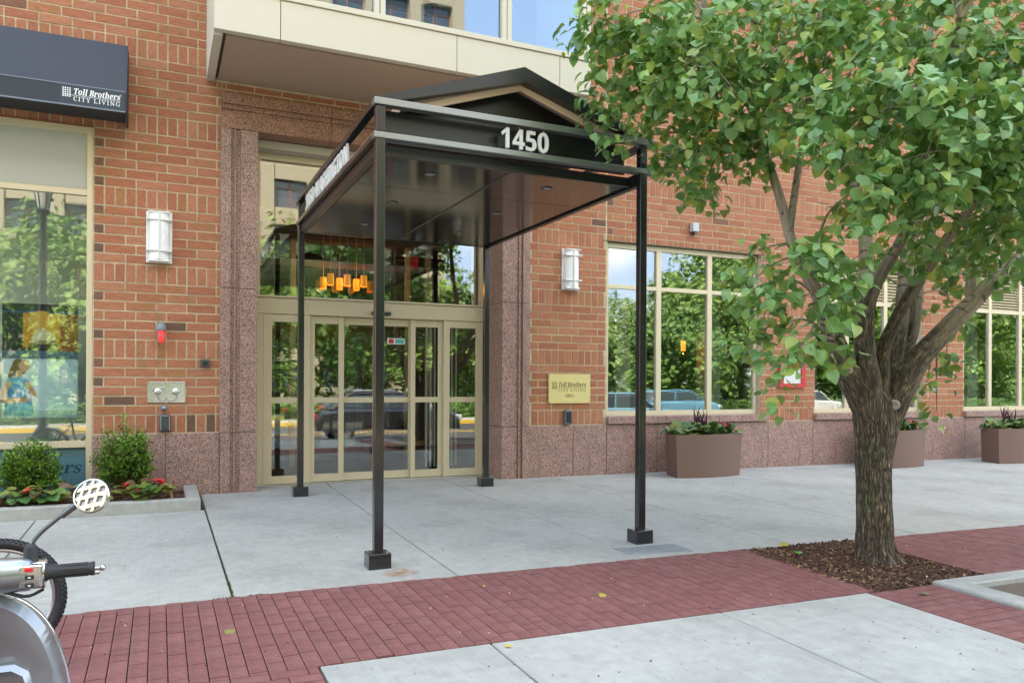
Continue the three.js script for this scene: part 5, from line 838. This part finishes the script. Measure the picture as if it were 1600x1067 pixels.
{
  const h = thing('hedge', 'low clipped green hedge along the lawn across the street, seen in the glass', 'hedge', [15, -0.17, 23.2]), R = rng(90), S = () => R() * 2 - 1, ms = [];
  for (let i = 0; i < 14000; i++) ms.push(leafPose(new THREE.Vector3(S() * 38, R() * 0.75, S() * 0.4), new THREE.Vector3(S(), 0.3 + S() * 0.5, S()), new THREE.Vector3(S() * 0.4, 1, -0.6 + S() * 0.4).normalize(), 0.12 + R() * 0.06));
  part('stems', Array.from({ length: 60 }, (_, i) => rod([-37 + i * 1.25, 0, 0], [-37 + i * 1.25 + 0.2, 0.6, 0], 0.02, 0.01, 4)), M.stem, h); instanced('foliage', smallLeaf, farLeafMats[1], ms, null, h);
}
{
  const h = thing('shrub_belt', 'loose belt of tall green shrubs behind the park trees, seen in the glass', 'shrubs', [20, -0.17, 30]), R = rng(91), S = () => R() * 2 - 1, ms = [];
  for (let i = 0; i < 16000; i++) { const x = S() * 70; ms.push(leafPose(new THREE.Vector3(x, R() * (1.9 + 1.4 * vnoise(x * 0.4 + 50, 2, 256, 5)), S() * 1.2 + (x > 30 ? (x - 30) * 0.35 : 0)), new THREE.Vector3(S(), 0.3 + S() * 0.6, S()), new THREE.Vector3(S() * 0.4, 1, -0.6 + S() * 0.4).normalize(), 0.3 + R() * 0.2)); }
  h.userData.kind = 'stuff'; instanced('foliage', smallLeaf, farLeafMats[0], ms, null, h);
}
{
  const b = thing('beige_block', 'tall beige apartment block across the street, mirrored in the glass and the scooter mirror', 'building', [0, 0, 50]), x0 = -24, x1 = 21.5, H = 36, nf = 10, fh = 3.5, nb = 13, bw = (x1 - x0) / nb;
  const piers = []; for (let i = 0; i <= nb; i++) piers.push(bx(x0 + i * bw - 0.5, x0 + i * bw + 0.5, -0.3, H, 0, 0.8, 0)); piers.push(bx(x0 - 0.74, x1 + 0.74, H, H + 0.8, -0.3, 14)); part('pier', piers, M.beige, b);
  const sp = []; for (let f = 0; f <= nf; f++) for (let i = 0; i < nb; i++) sp.push(bx(x0 + i * bw + 0.5, x0 + (i + 1) * bw - 0.5, f * fh - 0.3, f * fh + 1.0, 0.12, 0.75)); part('spandrel', sp, M.beige, b);
  part('core', bx(x0, x1, -0.3, H - 0.02, 0.85, 14), M.beige, b);
  const pg = bx(-(bw - 1.0) / 2, (bw - 1.0) / 2, 0, fh - 1.3, -0.01, 0.01), fg = merge([bx(-0.05, 0.05, 0, fh - 1.3, -0.06, -0.011), bx(-(bw - 1.0) / 2, (bw - 1.0) / 2, 1.5, 1.58, -0.07, -0.012), bx(-(bw - 1.0) / 2, -(bw - 1.0) / 2 + 0.08, 0, fh - 1.3, -0.06, -0.011), bx((bw - 1.0) / 2 - 0.08, (bw - 1.0) / 2, 0, fh - 1.3, -0.06, -0.011)]);
  const rust = std([0.30, 0.13, 0.08], 0.6);
  for (let f = 0; f < nf; f++) for (let i = 0; i < nb; i++) { const w = sub('window', b); w.position.set(x0 + (i + 0.5) * bw, f * fh + 1.0, 0.6); part('pane', pg, M.darkWin, w); part('frame', fg, rust, w); }
}
copy(scene.children.find((o) => o.name === 'beige_block'), [-53, 0, 52], 'second beige apartment block farther left across the street, shown in the scooter mirror');
function makeCar(pos, paint, label, name) {
  const c = thing('parked_car', label, 'car', pos, 'cars parked along the street');
  const prof = [[-2.2, 0.35], [-2.22, 0.7], [-2.1, 0.92], [-1.3, 1.0], [1.3, 0.98], [2.0, 0.9], [2.22, 0.68], [2.22, 0.36]], body = extrude(prof, 1.6, 0.08); body.translate(0, 0, -0.8); part('body', body, paint, c);
  const cab = extrude([[-1.75, 0.98], [-1.25, 1.42], [0.55, 1.44], [1.25, 0.98]], 1.4, 0.06); cab.translate(0, 0, -0.7); part('glasshouse', cab, M.darkWin, c);
  part('roof', extrude([[-1.25, 1.42], [-1.1, 1.5], [0.4, 1.5], [0.58, 1.43]], 1.4, 0.04).translate(0, 0, -0.7), paint, c);
  for (const x of [-1.75, -0.35, 1.2]) part('pillar', [rod([x + (x < -1 ? 0 : 0), 0.98, -0.775], [x < -1 ? -1.22 : x > 1 ? 0.55 : -0.35, 1.44, -0.77], 0.04), rod([x, 0.98, 0.775], [x < -1 ? -1.22 : x > 1 ? 0.55 : -0.35, 1.44, 0.77], 0.04)], paint, c);
  for (const x of [-1.38, 1.4]) for (const z of [-0.72, 0.72]) { const w = sub('wheel', c); w.position.set(x, 0.33, z); part('tyre', new THREE.TorusGeometry(0.245, 0.09, 10, 28), M.rubber, w); part('rim', cyl(0.2, 0.2, 0.16, 20).rotateX(Math.PI / 2), M.steel, w); }
  for (const z of [-0.6, 0.6]) { part('headlight', bx(2.2, 2.31, 0.66, 0.8, z - 0.16, z + 0.16, 0.03), M.white, c); part('taillight', bx(-2.31, -2.2, 0.7, 0.86, z - 0.14, z + 0.14, 0.03), M.red, c); }
  return c;
}
const paint = (c) => phys(c, 0.35, { clearcoat: 1, clearcoatRoughness: 0.05 });
makeCar([6.4, -0.31, 11.6], paint([0.02, 0.022, 0.026]), 'dark parked car by the near kerb, mirrored in the entrance doors');
makeCar([14.2, -0.31, 11.6], paint([0.12, 0.24, 0.31]), 'light blue parked car by the near kerb, mirrored in the first window');
makeCar([-6.8, -0.31, 11.6], paint([0.4, 0.42, 0.44]), 'silver parked car by the near kerb, mirrored in the shop window');
makeCar([1.5, -0.31, 18.9], paint([0.5, 0.51, 0.52]), 'pale silver car parked by the far yellow kerb, mirrored in the doors');
makeCar([8.2, -0.31, 18.9], paint([0.16, 0.17, 0.18]), 'dark grey car parked by the far yellow kerb, mirrored in the doors');
makeCar([22, -0.31, 18.9], paint([0.12, 0.3, 0.42]), 'blue car parked by the far yellow kerb, mirrored in the window');
makeCar([30, -0.31, 18.9], paint([0.6, 0.6, 0.58]), 'white car parked by the far yellow kerb, mirrored in the windows');

renderer.render(scene, camera);
